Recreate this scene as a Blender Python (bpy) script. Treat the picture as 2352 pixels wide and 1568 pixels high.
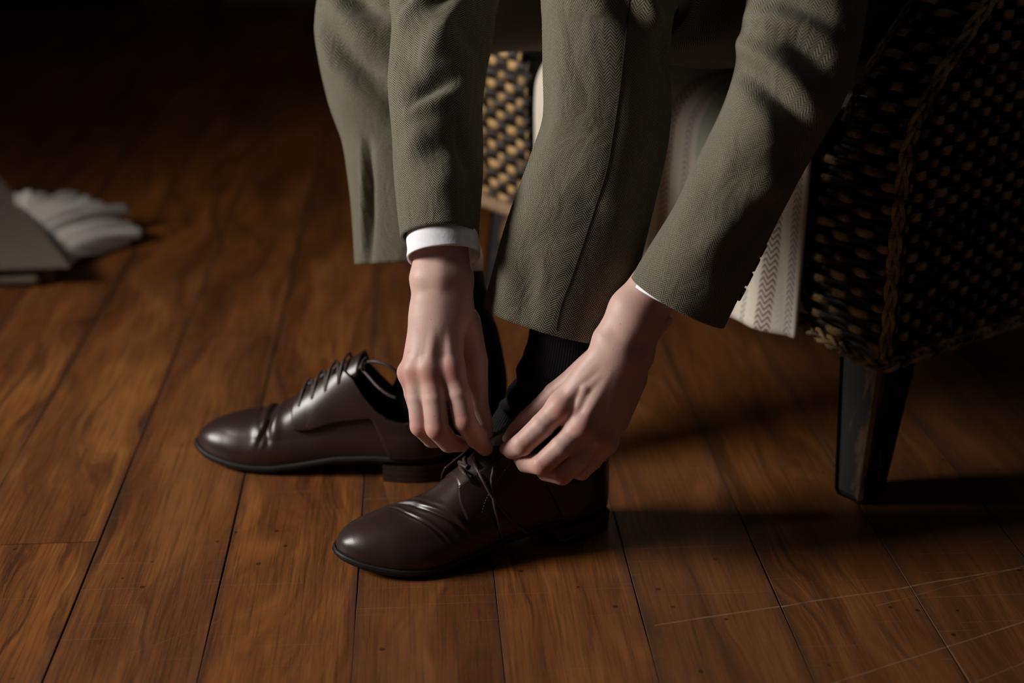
import bpy, bmesh, math, random
import numpy as np
from mathutils import Vector, Matrix

for o in list(bpy.data.objects):
    bpy.data.objects.remove(o, do_unlink=True)
SC = bpy.context.scene
COL = SC.collection
random.seed(5)

# ------------------------------------------------------------------ camera
F = 3267.0                       # focal length in pixels of a 2352 px wide frame (50 mm)
TH = math.atan(1304 / F)         # downward tilt
CH = 0.765                       # camera height above the floor
CT, ST = math.cos(TH), math.sin(TH)
cam_data = bpy.data.cameras.new('camera')
cam_data.sensor_width = 36.0
cam_data.lens = 36.0 * F / 2352
cam_data.clip_start = 0.02
cam_data.dof.use_dof = True
cam_data.dof.focus_distance = 1.43
cam_data.dof.aperture_fstop = 2.4
cam_data.dof.aperture_blades = 0
cam = bpy.data.objects.new('camera', cam_data)
cam.location = (0, 0, CH)
cam.rotation_euler = (math.pi / 2 - TH, 0, 0)
COL.objects.link(cam)
SC.camera = cam

# ------------------------------------------------------------------ world and light
world = bpy.data.worlds.new('world')
SC.world = world
world.use_nodes = True
wbg = world.node_tree.nodes['Background']
wbg.inputs[0].default_value = (0.80, 0.86, 1.0, 1)
wbg.inputs[1].default_value = 0.020

WX, WY0, WY1, WZ0, WZ1 = -1.95, 0.70, 1.55, 0.80, 1.80      # the window opening in the left wall
ld = bpy.data.lights.new('daylight', 'AREA')
ld.shape = 'RECTANGLE'
ld.size = WY1 - WY0
ld.size_y = WZ1 - WZ0
ld.energy = 116
ld.color = (1.0, 0.955, 0.90)
lo = bpy.data.objects.new('daylight', ld)
lo.location = (WX - 0.50, (WY0 + WY1) / 2, (WZ0 + WZ1) / 2)
lo.rotation_euler = (0, -math.pi / 2, 0)
COL.objects.link(lo)

vs = SC.view_settings
vs.view_transform = 'Standard'
vs.look = 'None'
vs.exposure = 0.0
vs.gamma = 1.0
vs.use_curve_mapping = False

# ------------------------------------------------------------------ helpers
def P(px, py, D):
    """a world point seen at frame position (px, py) at depth D in metres"""
    x = (px - 1176) / F * D
    u = (784 - py) / F * D
    return np.array([x, D * CT + u * ST, CH - D * ST + u * CT])

def PH(px, py, H=0.0):
    """the same, at height H above the floor"""
    k = (784 - py) / F
    return P(px, py, (H - CH) / (-ST + k * CT))

VIEW = np.array([0, CT, -ST])

def nrm(v):
    v = np.asarray(v, float)
    n = np.linalg.norm(v, axis=-1, keepdims=True)
    return v / np.maximum(n, 1e-12)

def link(name, me, mat=None, parent=None, smooth=True):
    o = bpy.data.objects.new(name, me)
    COL.objects.link(o)
    if mat is not None and len(me.materials) == 0:
        me.materials.append(mat)
    if smooth:
        me.polygons.foreach_set('use_smooth', np.ones(len(me.polygons), bool))
    if parent is not None:
        o.parent = parent
    return o

def mesh(name, verts, faces, uvs=None):
    me = bpy.data.meshes.new(name)
    v = np.asarray(verts, float).reshape(-1, 3)
    me.from_pydata(v.tolist(), [], [list(map(int, f)) for f in faces])
    if uvs is not None:
        uvl = me.uv_layers.new(name='uv')
        uvl.data.foreach_set('uv', np.asarray(uvs, np.float32).ravel())
    me.validate(clean_customdata=False)
    me.update()
    return me

def empty(name, loc, label=None, cat=None, group=None):
    o = bpy.data.objects.new(name, None)
    o.location = loc
    o.empty_display_size = 0.05
    COL.objects.link(o)
    tag(o, label, cat, group)
    return o

def tag(o, label=None, cat=None, group=None, kind=None):
    if label: o['label'] = label
    if cat: o['category'] = cat
    if group: o['group'] = group
    if kind: o['kind'] = kind
    return o

def under(o, parent):
    """parent without moving"""
    o.parent = parent
    o.matrix_parent_inverse = Matrix.Translation(-Vector(parent.location)) if parent.type == 'EMPTY' else Matrix.Identity(4)
    return o

def grid_faces(n, m, closed_m=False, off=0):
    """faces of an n x m vertex grid"""
    f = []
    mm = m if closed_m else m - 1
    for i in range(n - 1):
        for j in range(mm):
            j2 = (j + 1) % m
            f.append((off + i * m + j, off + i * m + j2, off + (i + 1) * m + j2, off + (i + 1) * m + j))
    return f

def catmull(pts, ts):
    """Catmull-Rom through rows of pts at parameters ts (0..len-1)"""
    pts = np.asarray(pts, float)
    n = len(pts)
    ts = np.clip(np.asarray(ts, float), 0, n - 1 - 1e-9)
    i = np.floor(ts).astype(int)
    u = (ts - i)[:, None]
    ext = np.vstack([2 * pts[0] - pts[1], pts, 2 * pts[-1] - pts[-2]])
    p0, p1, p2, p3 = ext[i], ext[i + 1], ext[i + 2], ext[i + 3]
    return 0.5 * ((2 * p1) + (-p0 + p2) * u + (2 * p0 - 5 * p1 + 4 * p2 - p3) * u ** 2 + (-p0 + 3 * p1 - 3 * p2 + p3) * u ** 3)

def sample(pts, n):
    """n samples at even arc length along a Catmull-Rom curve (first three columns are the position)"""
    tt = np.linspace(0, len(pts) - 1, 40 * len(pts))
    c = catmull(pts, tt)
    L = np.concatenate([[0], np.cumsum(np.linalg.norm(np.diff(c[:, :3], axis=0), axis=1))])
    t2 = np.interp(np.linspace(0, L[-1], n), L, tt)
    return catmull(pts, t2), L[-1]

def tube_data(path, r, k=8, n=None, flat=1.0, up=None, caps=True, twist=0.0):
    """a tube along a polyline; r a number or one per point"""
    path = np.asarray(path, float)
    if n:
        path, _ = sample(path, n)
    m = len(path)
    t = nrm(np.gradient(path, axis=0))
    ref = np.array(up if up is not None else [0.13, 0.21, 0.97])
    r = np.broadcast_to(np.asarray(r, float), (m,))
    a = np.linspace(0, 2 * math.pi, k, endpoint=False)
    V = np.zeros((m, k, 3))
    for i in range(m):
        s = np.cross(t[i], ref)
        if np.linalg.norm(s) < 1e-4: s = np.cross(t[i], [1, 0, 0])
        s = nrm(s); q = np.cross(s, t[i])
        V[i] = path[i] + r[i] * (np.cos(a)[:, None] * s * flat + np.sin(a)[:, None] * q)
    f = grid_faces(m, k, True)
    v = V.reshape(-1, 3)
    if caps:
        f += [tuple(range(k))[::-1], tuple((m - 1) * k + j for j in range(k))]
    return v, f

def tube(name, path, r, mat, parent=None, **kw):
    v, f = tube_data(path, r, **kw)
    o = link(name, mesh(name, v, f), mat)
    if parent is not None: under(o, parent)
    return o

def merge(parts):
    vs_, fs_, off = [], [], 0
    for v, f in parts:
        v = np.asarray(v, float).reshape(-1, 3)
        vs_.append(v)
        fs_ += [tuple(i + off for i in q) for q in f]
        off += len(v)
    return np.vstack(vs_), fs_

def box_bm(sx, sy, sz, bev=0.003, seg=2):
    bm = bmesh.new()
    bmesh.ops.create_cube(bm, size=1)
    bmesh.ops.scale(bm, vec=(sx, sy, sz), verts=bm.verts)
    if bev:
        bmesh.ops.bevel(bm, geom=bm.edges[:], offset=bev, segments=seg, affect='EDGES', profile=0.5)
    return bm

# ------------------------------------------------------------------ materials
class NT:
    def __init__(self, name):
        self.m = bpy.data.materials.new(name)
        self.m.use_nodes = True
        self.t = self.m.node_tree
        self.b = self.t.nodes['Principled BSDF']
    def n(self, typ, **kw):
        nd = self.t.nodes.new(typ)
        for k, v in kw.items():
            if k.startswith('i_'):
                key = k[2:]
                key = int(key) if key.isdigit() else key.replace('_', ' ')
                if hasattr(v, 'is_output'): self.t.links.new(v, nd.inputs[key])
                else: nd.inputs[key].default_value = v
            else:
                setattr(nd, k, v)
        return nd
    def math(self, op, a, b=None, c=None, clamp=False):
        nd = self.n('ShaderNodeMath', operation=op, use_clamp=clamp)
        for i, v in enumerate((a, b, c)):
            if v is None: continue
            if hasattr(v, 'is_output'): self.t.links.new(v, nd.inputs[i])
            else: nd.inputs[i].default_value = v
        return nd.outputs[0]
    def mix(self, f, a, b, typ='MIX'):
        nd = self.n('ShaderNodeMix', data_type='RGBA', blend_type=typ)
        for i, v in ((0, f), (6, a), (7, b)):
            if hasattr(v, 'is_output'): self.t.links.new(v, nd.inputs[i])
            else: nd.inputs[i].default_value = v if i == 0 else (tuple(v) + (1,) if len(v) == 3 else v)
        return nd.outputs[2]
    def ramp(self, fac, stops, interp='LINEAR'):
        nd = self.n('ShaderNodeValToRGB')
        cr = nd.color_ramp
        cr.interpolation = interp
        while len(cr.elements) < len(stops): cr.elements.new(0.5)
        for e, (p, c) in zip(cr.elements, stops):
            e.position = p
            e.color = (c, c, c, 1) if not hasattr(c, '__len__') else tuple(c) + (1,)
        self.t.links.new(fac, nd.inputs[0])
        return nd.outputs[0]
    def noise(self, vec=None, scale=5.0, detail=3.0, rough=0.5, dist=0.0):
        nd = self.n('ShaderNodeTexNoise', i_Scale=scale, i_Detail=detail, i_Roughness=rough, i_Distortion=dist)
        if vec is not None: self.t.links.new(vec, nd.inputs['Vector'])
        return nd.outputs[0]
    def coord(self, kind='Object'):
        return self.n('ShaderNodeTexCoord').outputs[kind]
    def mapping(self, vec, scale=(1, 1, 1), loc=(0, 0, 0), rot=(0, 0, 0)):
        nd = self.n('ShaderNodeMapping', i_Scale=scale, i_Location=loc, i_Rotation=rot)
        self.t.links.new(vec, nd.inputs['Vector'])
        return nd.outputs[0]
    def set(self, **kw):
        for k, v in kw.items():
            key = k.replace('_', ' ')
            if hasattr(v, 'is_output'): self.t.links.new(v, self.b.inputs[key])
            else: self.b.inputs[key].default_value = tuple(v) + (1,) if (hasattr(v, '__len__') and len(v) == 3 and 'Radius' not in key) else v
    def bump(self, h, strength=0.3, dist=0.001, normal=None):
        nd = self.n('ShaderNodeBump', i_Strength=strength, i_Distance=dist)
        self.t.links.new(h, nd.inputs['Height'])
        if normal is not None: self.t.links.new(normal, nd.inputs['Normal'])
        return nd.outputs[0]
    def sep(self, v):
        nd = self.n('ShaderNodeSeparateXYZ')
        self.t.links.new(v, nd.inputs[0])
        return nd.outputs

def simple(name, col, rough=0.6, spec=0.4, noise_amt=0.0, scale=40, **kw):
    m = NT(name)
    if noise_amt:
        nz = m.noise(m.coord(), scale, 4)
        d = tuple(c * (1 - noise_amt) for c in col)
        l = tuple(min(1, c * (1 + noise_amt)) for c in col)
        m.set(Base_Color=m.mix(nz, d, l), Normal=m.bump(nz, 0.25, 0.001))
    else:
        m.set(Base_Color=col)
    m.set(Roughness=rough, Specular_IOR_Level=spec, **kw)
    return m.m

# tweed with a herringbone weave, laid out in metres on the cloth itself
def make_tweed():
    m = NT('herringbone_tweed')
    uv = m.n('ShaderNodeUVMap', uv_map='uv').outputs[0]
    wob = m.n('ShaderNodeTexNoise', i_Scale=90.0, i_Detail=2.0)
    m.t.links.new(uv, wob.inputs['Vector'])
    s = m.sep(uv)
    W, PER = 0.0056, 0.0026
    wo = m.math('MULTIPLY', m.math('SUBTRACT', wob.outputs[0], 0.5), 0.0012)
    u = m.math('ADD', s[0], wo)
    col = m.math('FLOOR', m.math('DIVIDE', u, W))
    par = m.math('MODULO', m.math('ABSOLUTE', col), 2.0)
    tri = m.math('PINGPONG', u, W)
    ph = m.math('ADD', m.math('DIVIDE', m.math('ADD', s[1], m.math('MULTIPLY', tri, 0.95)), PER), m.math('MULTIPLY', par, 0.5))
    sn = m.math('ADD', m.math('MULTIPLY', m.math('SINE', m.math('MULTIPLY', ph, 2 * math.pi)), 0.5), 0.5)
    fine = m.noise(uv, 1900, 2)
    sn2 = m.math('ADD', sn, m.math('MULTIPLY', m.math('SUBTRACT', fine, 0.5), 0.7))
    thr = m.ramp(sn2, [(0.36, 0.0), (0.64, 1.0)])
    big = m.noise(uv, 38, 3, 0.6)
    mel = m.noise(uv, 420, 2)
    light = m.mix(m.ramp(mel, [(0.35, 0.0), (0.65, 1.0)]), (0.300, 0.274, 0.200), (0.218, 0.220, 0.168))
    light = m.mix(m.ramp(big, [(0.3, 0.0), (0.7, 0.6)]), light, (0.270, 0.224, 0.166))
    dark = (0.016, 0.0145, 0.0105)
    c = m.mix(thr, dark, light)
    m.set(Base_Color=c, Roughness=0.92, Specular_IOR_Level=0.12, Sheen_Weight=0.12, Sheen_Roughness=0.5,
          Sheen_Tint=(0.75, 0.75, 0.66))
    crum = m.noise(m.mapping(uv, (1, 0.7, 1)), 34, 3, 0.5, 0.6)
    m.set(Normal=m.bump(sn2, 0.55, 0.0005, m.bump(crum, 0.55, 0.006)))
    return m.m
TWEED = make_tweed()

def make_skin():
    m = NT('skin')
    a = m.n('ShaderNodeAttribute', attribute_name='red')
    co = m.coord()
    n1 = m.noise(co, 55, 4, 0.6)
    n2 = m.noise(co, 420, 3)
    base = m.mix(n1, (0.585, 0.370, 0.325), (0.670, 0.450, 0.400))
    base = m.mix(m.math('MULTIPLY', a.outputs[2], 0.95, clamp=True), base, (0.560, 0.225, 0.190))
    sp = m.n('ShaderNodeTexVoronoi', i_Scale=75.0)
    m.t.links.new(co, sp.inputs['Vector'])
    freck = m.math('MULTIPLY', m.math('LESS_THAN', sp.outputs[0], 0.055), 0.55)
    base = m.mix(freck, base, (0.26, 0.13, 0.08))
    wr = m.noise(m.mapping(co, (1, 1, 2.2)), 900, 3, 0.6)
    h = m.math('ADD', m.math('MULTIPLY', wr, 0.7), m.math('MULTIPLY', n2, 0.6))
    m.set(Base_Color=base, Roughness=0.47, Specular_IOR_Level=0.42, Subsurface_Weight=0.12, Subsurface_Scale=0.004,
          Subsurface_Radius=(1.0, 0.35, 0.2))
    m.set(Normal=m.bump(h, 0.30, 0.0006))
    return m.m
SKIN = make_skin()

def make_leather(name, c0, c1, rough):
    m = NT(name)
    co = m.coord()
    n1 = m.noise(co, 26, 4, 0.6)
    grain = m.n('ShaderNodeTexVoronoi', i_Scale=1100.0)
    m.t.links.new(co, grain.inputs['Vector'])
    m.set(Base_Color=m.mix(n1, c0, c1), Specular_IOR_Level=0.5,
          Roughness=m.math('ADD', m.math('MULTIPLY', n1, 0.14), rough - 0.07))
    m.set(Normal=m.bump(grain.outputs[0], 0.10, 0.0004))
    return m.m
LEATHER = make_leather('brown_leather', (0.026, 0.0140, 0.0120), (0.044, 0.0245, 0.0210), 0.33)
SOLE = simple('sole_rubber', (0.013, 0.0105, 0.0095), 0.55, 0.35, 0.3, 60)
HEELM = simple('stacked_heel', (0.034, 0.020, 0.016), 0.55, 0.35, 0.3, 60)
LINING = simple('shoe_lining', (0.012, 0.010, 0.010), 0.8, 0.2)
THREAD = simple('seam_thread', (0.20, 0.115, 0.080), 0.8, 0.2)
LACE = simple('waxed_lace', (0.060, 0.038, 0.036), 0.5, 0.45, 0.35, 900)
WHITE = simple('white_cotton', (0.86, 0.86, 0.93), 0.85, 0.2, 0.04, 300)

def make_sock():
    m = NT('ribbed_black_knit')
    uv = m.n('ShaderNodeUVMap', uv_map='uv').outputs[0]
    s = m.sep(uv)
    rib = m.math('SINE', m.math('MULTIPLY', s[0], 2 * math.pi / 0.0032))
    nz = m.noise(uv, 900, 2)
    h = m.math('ADD', rib, m.math('MULTIPLY', nz, 0.8))
    m.set(Base_Color=m.mix(nz, (0.006, 0.0055, 0.007), (0.011, 0.010, 0.0125)), Roughness=0.95, Specular_IOR_Level=0.1, Sheen_Weight=0.04)
    m.set(Normal=m.bump(h, 0.5, 0.0006))
    return m.m
SOCK = make_sock()

SCRATCHES = [(PH(a, b), PH(c, d), w, k) for (a, b, c, d, w, k) in ((1505, 1437, 2345, 1306, .0011, .8), (1880, 1580, 2380, 1418, .0010, .7), (2010, 1390, 2360, 1300, .0007, .5), (2240, 1568, 2400, 1500, .0008, .5), (240, 1150, 520, 1060, .0006, .4), (60, 1020, 330, 1030, .0006, .4), (300, 1500, 620, 1380, .0005, .35))]
def make_wood():
    m = NT('worn_floor_wood')
    co = m.coord()                                   # plank runs along its own y
    rnd = m.n('ShaderNodeObjectInfo').outputs['Random']
    off = m.n('ShaderNodeCombineXYZ', i_0=m.math('MULTIPLY', rnd, 7.3), i_1=m.math('MULTIPLY', rnd, 31.0), i_2=m.math('MULTIPLY', rnd, 13.0)).outputs[0]
    v = m.n('ShaderNodeVectorMath', operation='ADD')
    m.t.links.new(co, v.inputs[0]); m.t.links.new(off, v.inputs[1])
    v = v.outputs[0]
    s = m.sep(co)
    warp = m.noise(m.mapping(v, (5, 1.3, 1)), 1.6, 3, 0.5)
    wv = m.n('ShaderNodeVectorMath', operation='ADD')
    m.t.links.new(v, wv.inputs[0])
    cw = m.n('ShaderNodeCombineXYZ', i_0=m.math('MULTIPLY', warp, 0.20)).outputs[0]
    m.t.links.new(cw, wv.inputs[1])
    g1 = m.noise(m.mapping(wv.outputs[0], (26, 1.7, 1)), 1.0, 5, 0.62, 0.25)     # broad figure
    g2 = m.noise(m.mapping(v, (330, 9, 1)), 1.0, 3, 0.6)                          # fine pores
    g3 = m.noise(m.mapping(v, (3, 2, 1)), 2.2, 3, 0.6)                            # blotches
    c = m.ramp(g1, [(0.30, (0.070, 0.0205, 0.0058)), (0.42, (0.200, 0.063, 0.0138)), (0.54, (0.330, 0.111, 0.0220)), (0.68, (0.470, 0.176, 0.040))])
    c = m.mix(m.ramp(g3, [(0.35, 0.0), (0.72, 0.75)]), c, m.mix(g1, (0.080, 0.027, 0.0095), (0.205, 0.070, 0.0190)))
    c = m.mix(m.ramp(g2, [(0.28, 0.62), (0.55, 0.0)]), c, (0.030, 0.0125, 0.006))
    g4 = m.noise(m.mapping(wv.outputs[0], (46, 2.4, 1), (3, 5, 0)), 1.0, 4, 0.6, 0.4)
    c = m.mix(m.ramp(g4, [(0.56, 0.0), (0.66, 0.62)]), c, (0.040, 0.0150, 0.0065))
    g5 = m.noise(m.mapping(v, (900, 60, 1)), 1.0, 3, 0.65)
    c = m.mix(m.ramp(g5, [(0.55, 0.0), (0.72, 0.35)]), c, (0.36, 0.165, 0.065))
    tone_falloff = m.n('ShaderNodeAttribute', attribute_type='OBJECT', attribute_name='tone_falloff').outputs[2]
    c = m.mix(tone_falloff, c, m.mix(g1, (0.046, 0.020, 0.0105), (0.150, 0.064, 0.028)))
    # grime worked into the board edges
    ex = m.math('ABSOLUTE', s[0])
    en = m.math('ADD', ex, m.math('MULTIPLY', m.math('SUBTRACT', m.noise(m.mapping(v, (12, 5, 1)), 3, 4, 0.65), 0.5), 0.030))
    edge = m.n('ShaderNodeMapRange', i_1=0.058, i_2=0.073).outputs[0]
    nd = edge.node; m.t.links.new(en, nd.inputs[0])
    c = m.mix(m.math('MULTIPLY', edge, 0.60), c, (0.046, 0.029, 0.019))
    # dark specks and dents
    vo = m.n('ShaderNodeTexVoronoi', i_Scale=26.0)
    m.t.links.new(v, vo.inputs['Vector'])
    speck = m.math('MULTIPLY', m.math('LESS_THAN', vo.outputs[0], 0.07), 0.7)
    c = m.mix(speck, c, (0.014, 0.008, 0.005))
    # pale scratches in several directions
    scr = None
    for k, (ang, sc) in enumerate(((0.35, 9), (1.35, 7), (2.2, 11), (-0.25, 6))):
        w = m.n('ShaderNodeTexNoise', i_Scale=1.0, i_Detail=1.0)
        mp = m.mapping(v, (2.2, sc * 42, 1), (k * 3.1, k, 0), (0, 0, ang))
        m.t.links.new(mp, w.inputs['Vector'])
        line = m.ramp(w.outputs[0], [(0.70, 0.0), (0.74, 1.0)])
        msk = m.ramp(m.noise(m.mapping(v, (1, 1, 1), (k * 5.0, 2, 1)), 7, 2), [(0.48, 0.0), (0.62, 1.0)])
        line = m.math('MULTIPLY', line, msk)
        scr = line if scr is None else m.math('MAXIMUM', scr, line)
    c = m.mix(m.math('MULTIPLY', scr, 0.30), c, (0.30, 0.175, 0.090))
    pos = m.n('ShaderNodeNewGeometry').outputs['Position']
    ps = m.sep(pos)
    wig = m.math('MULTIPLY', m.math('SUBTRACT', m.noise(pos, 9, 2), 0.5), 0.010)
    for (q0, q1, wd, k) in SCRATCHES:
        dx, dy = q1[0] - q0[0], q1[1] - q0[1]
        ln = math.hypot(dx, dy); dx /= ln; dy /= ln
        rx = m.math('SUBTRACT', ps[0], q0[0]); ry = m.math('SUBTRACT', ps[1], q0[1])
        al = m.math('ADD', m.math('MULTIPLY', rx, dx), m.math('MULTIPLY', ry, dy))
        ac = m.math('ABSOLUTE', m.math('ADD', wig, m.math('SUBTRACT', m.math('MULTIPLY', rx, -dy), m.math('MULTIPLY', ry, -dx))))
        f1 = m.math('MULTIPLY', m.math('LESS_THAN', ac, wd), m.math('MULTIPLY', m.math('GREATER_THAN', al, 0.0), m.math('LESS_THAN', al, ln)))
        f1 = m.math('MULTIPLY', f1, m.math('MULTIPLY', m.ramp(m.noise(pos, 60, 3), [(0.35, 0.3), (0.6, 1.0)]), k))
        c = m.mix(f1, c, (0.26, 0.165, 0.10))
    rough = m.math('ADD', m.math('MULTIPLY', g3, 0.22), 0.36)
    rough = m.math('ADD', rough, m.math('MULTIPLY', edge, 0.1))
    h = m.math('ADD', m.math('MULTIPLY', g2, 0.5), m.math('ADD', m.math('MULTIPLY', g1, 0.6), m.math('MULTIPLY', scr, -0.35)))
    m.set(Base_Color=c, Roughness=rough, Specular_IOR_Level=0.36)
    m.set(Normal=m.bump(h, 0.28, 0.0007))
    return m.m
WOOD = make_wood()
GAP = simple('joint_dirt', (0.006, 0.005, 0.004), 0.95, 0.1)
PLASTER = simple('plaster', (0.26, 0.225, 0.18), 0.9, 0.2, 0.08, 6)
PAINT = simple('dark_painted_wood', (0.020, 0.015, 0.012), 0.55, 0.4, 0.2, 30)

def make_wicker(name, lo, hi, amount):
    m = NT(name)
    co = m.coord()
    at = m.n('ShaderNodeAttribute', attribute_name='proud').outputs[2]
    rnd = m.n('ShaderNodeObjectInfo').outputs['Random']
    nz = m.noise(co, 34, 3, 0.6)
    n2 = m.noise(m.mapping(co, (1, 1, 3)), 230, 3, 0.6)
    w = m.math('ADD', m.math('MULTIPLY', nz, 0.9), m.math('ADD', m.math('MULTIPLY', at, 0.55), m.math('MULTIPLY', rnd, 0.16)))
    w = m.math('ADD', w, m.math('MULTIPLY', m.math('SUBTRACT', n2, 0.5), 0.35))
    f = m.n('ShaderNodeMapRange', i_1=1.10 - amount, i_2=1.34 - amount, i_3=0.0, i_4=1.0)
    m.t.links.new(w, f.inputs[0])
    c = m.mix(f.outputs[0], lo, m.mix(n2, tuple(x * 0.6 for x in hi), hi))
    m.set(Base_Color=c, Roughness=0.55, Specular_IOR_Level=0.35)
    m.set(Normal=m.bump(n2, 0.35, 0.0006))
    return m.m
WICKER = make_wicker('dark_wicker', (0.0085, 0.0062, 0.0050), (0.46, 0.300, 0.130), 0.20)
WICKER_WORN_LIT = make_wicker('worn_lit_wicker', (0.024, 0.017, 0.014), (0.66, 0.42, 0.17), 0.27)  # far arm's lighter copy: more wear, with window light painted into the colour
BINDING = simple('cane_binding', (0.30, 0.20, 0.115), 0.6, 0.35, 0.3, 60)
BLACKWOOD = None
def make_blackwood():
    m = NT('black_stained_wood')
    at = m.n('ShaderNodeAttribute', attribute_name='proud').outputs[2]
    nz = m.noise(m.mapping(m.coord(), (1, 1, 0.25)), 60, 4, 0.65)
    w = m.ramp(m.math('ADD', m.math('MULTIPLY', at, 0.55), nz), [(0.88, 0.0), (1.02, 1.0)])
    m.set(Base_Color=m.mix(w, m.mix(nz, (0.009, 0.008, 0.009), (0.018, 0.016, 0.017)), (0.155, 0.085, 0.040)), Roughness=0.5, Specular_IOR_Level=0.4)
    m.set(Normal=m.bump(nz, 0.2, 0.001))
    return m.m
BLACKWOOD = make_blackwood()
#SECTION_STRUCTURE
# ------------------------------------------------------------------ the room
def raw_boxes(boxes):
    parts = []
    for (x0, x1, y0, y1, z0, z1) in boxes:
        v = [(x0, y0, z0), (x1, y0, z0), (x1, y1, z0), (x0, y1, z0), (x0, y0, z1), (x1, y0, z1), (x1, y1, z1), (x0, y1, z1)]
        f = [(3, 2, 1, 0), (4, 5, 6, 7), (0, 1, 5, 4), (1, 2, 6, 5), (2, 3, 7, 6), (3, 0, 4, 7)]
        parts.append((v, f))
    return merge(parts)

YB = 5.19
v, f = raw_boxes([(-2.6, 3.0, -1.2, YB + 0.05, -0.05, -0.0145)])
floor = tag(link('floor', mesh('floor', v, f), GAP, smooth=False), kind='structure')

PA = math.atan2(0.067, 1.0)                    # boards run a little to the left of the view
PW = 0.14 * math.cos(PA)
JOINTS = {-1: [PH(100, 1248)[1]], 0: [PH(520, 772)[1]], 1: [PH(650, 932)[1]], 2: [2.9], 3: [3.2], 4: [2.35], 5: [3.1], 6: [2.7], 7: [2.2]}
def plank_mesh(length, key):
    gap = 0.0009
    w = PW - gap
    n = max(6, int(length / 0.09))
    r = random.Random(key)
    prof = [(-0.5, -0.0125), (-0.5, -0.0006), (-0.4965, 0.0), (0.4965, 0.0), (0.5, -0.0006), (0.5, -0.0125)]
    V = []
    ja, jb = 0.0, 0.0
    for i in range(n + 1):
        y = -length / 2 + length * i / n
        ja = 0.6 * ja + r.uniform(-0.0006, 0.0006)
        jb = 0.6 * jb + r.uniform(-0.0006, 0.0006)
        for (a, z) in prof:
            j = ja if a < 0 else jb
            V.append((a * w + (j if abs(a) > 0.4 else 0), y, z))
    k = len(prof)
    Fc = grid_faces(n + 1, k)
    Fc = [q[::-1] for q in Fc]
    Fc += [tuple(range(k)), tuple(n * k + j for j in range(k))[::-1]]
    return mesh('plank', V, Fc)
for k in range(-15, 21):
    xl = -0.42565 + 0.14 * (k + 0.5)           # board middle where it crosses y = 1.0823
    rr = random.Random(900 + k)
    cuts = [-1.0]
    js = JOINTS.get(k)
    if js:
        y = js[0]
    else:
        y = rr.uniform(0.2, 2.0)
    cuts.append(y)
    while cuts[-1] < YB - 0.9:
        cuts.append(cuts[-1] + rr.uniform(1.3, 2.5))
    cuts[-1] = min(cuts[-1], YB + 0.03)
    if cuts[-1] < YB: cuts.append(YB + 0.03)
    for a, b in zip(cuts[:-1], cuts[1:]):
        ym = (a + b) / 2
        xm = xl - math.tan(PA) * (ym - 1.0823)
        if xm < -2.0 or xm > 2.9: continue
        ln = (b - a) / math.cos(PA) - 0.0009
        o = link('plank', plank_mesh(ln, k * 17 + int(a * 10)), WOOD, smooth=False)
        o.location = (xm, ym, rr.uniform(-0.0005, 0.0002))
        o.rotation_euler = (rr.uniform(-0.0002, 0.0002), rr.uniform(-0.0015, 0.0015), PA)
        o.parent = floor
        o['tone_falloff'] = min(0.9, max(0.0, 0.13 * (k - 1))) * 0.8 + rr.uniform(0.0, 0.22)  # browner towards the right: window light's falloff painted in, plus random board tone

v, f = raw_boxes([(-2.3, 3.0, YB, YB + 0.15, -0.01, 2.7)])
tag(link('wall_back', mesh('wall_back', v, f), PLASTER, smooth=False), kind='structure')
xa = PH(325, 6)[0]; xb = PH(470, 6)[0]; xc = PH(715, 6)[0]
v, f = raw_boxes([(WX, xa, YB - 0.035, YB, 0, 0.22)])
tag(link('baseboard_back', mesh('baseboard_back', v, f), PAINT, smooth=False), kind='structure')
v, f = raw_boxes([(xb, xb + 0.06, YB - 0.03, YB, 0, 2.1), (xc + 0.2, 3.0, YB - 0.03, YB, 0, 0.2)])
tag(link('trim_1', mesh('trim_1', v, f), PAINT, smooth=False), kind='structure')
v, f = raw_boxes([(WX - 0.56, WX, -1.2, WY0, 0, 2.7), (WX - 0.56, WX, WY1, YB, 0, 2.7),
                  (WX - 0.56, WX, WY0, WY1, 0, WZ0), (WX - 0.56, WX, WY0, WY1, WZ1, 2.7)])
tag(link('wall_left', mesh('wall_left', v, f), PLASTER, smooth=False), kind='structure')
v, f = raw_boxes([(WX - 0.02, WX + 0.02, WY0 - 0.06, WY0 + 0.01, WZ0 - 0.06, WZ1 + 0.06), (WX - 0.02, WX + 0.02, WY1 - 0.01, WY1 + 0.06, WZ0 - 0.06, WZ1 + 0.06),
                  (WX - 0.02, WX + 0.04, WY0 - 0.06, WY1 + 0.06, WZ0 - 0.07, WZ0 + 0.0), (WX - 0.02, WX + 0.02, WY0 - 0.06, WY1 + 0.06, WZ1 - 0.0, WZ1 + 0.07)])
tag(link('window_1', mesh('window_1', v, f), PAINT, smooth=False), kind='structure')

# ------------------------------------------------------------------ wicker armchair
C0 = np.array([0.400, 1.420, 0.0])                     # its near front corner
E1 = nrm(np.array([-0.567, 0.824, 0.0]))               # along the front
E2 = nrm(np.array([0.824, 0.567, 0.0]))                # towards the back
UP = np.array([0, 0, 1.0])
CW = 0.785                                             # width over the arms
def CP(a, s, h):
    return C0 + E1 * a + E2 * s + UP * h

chair = empty('wicker_armchair', CP(CW / 2, 0.38, 0), 'large dark stained wicker armchair with worn golden strands and black tapered legs', 'armchair')

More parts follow.
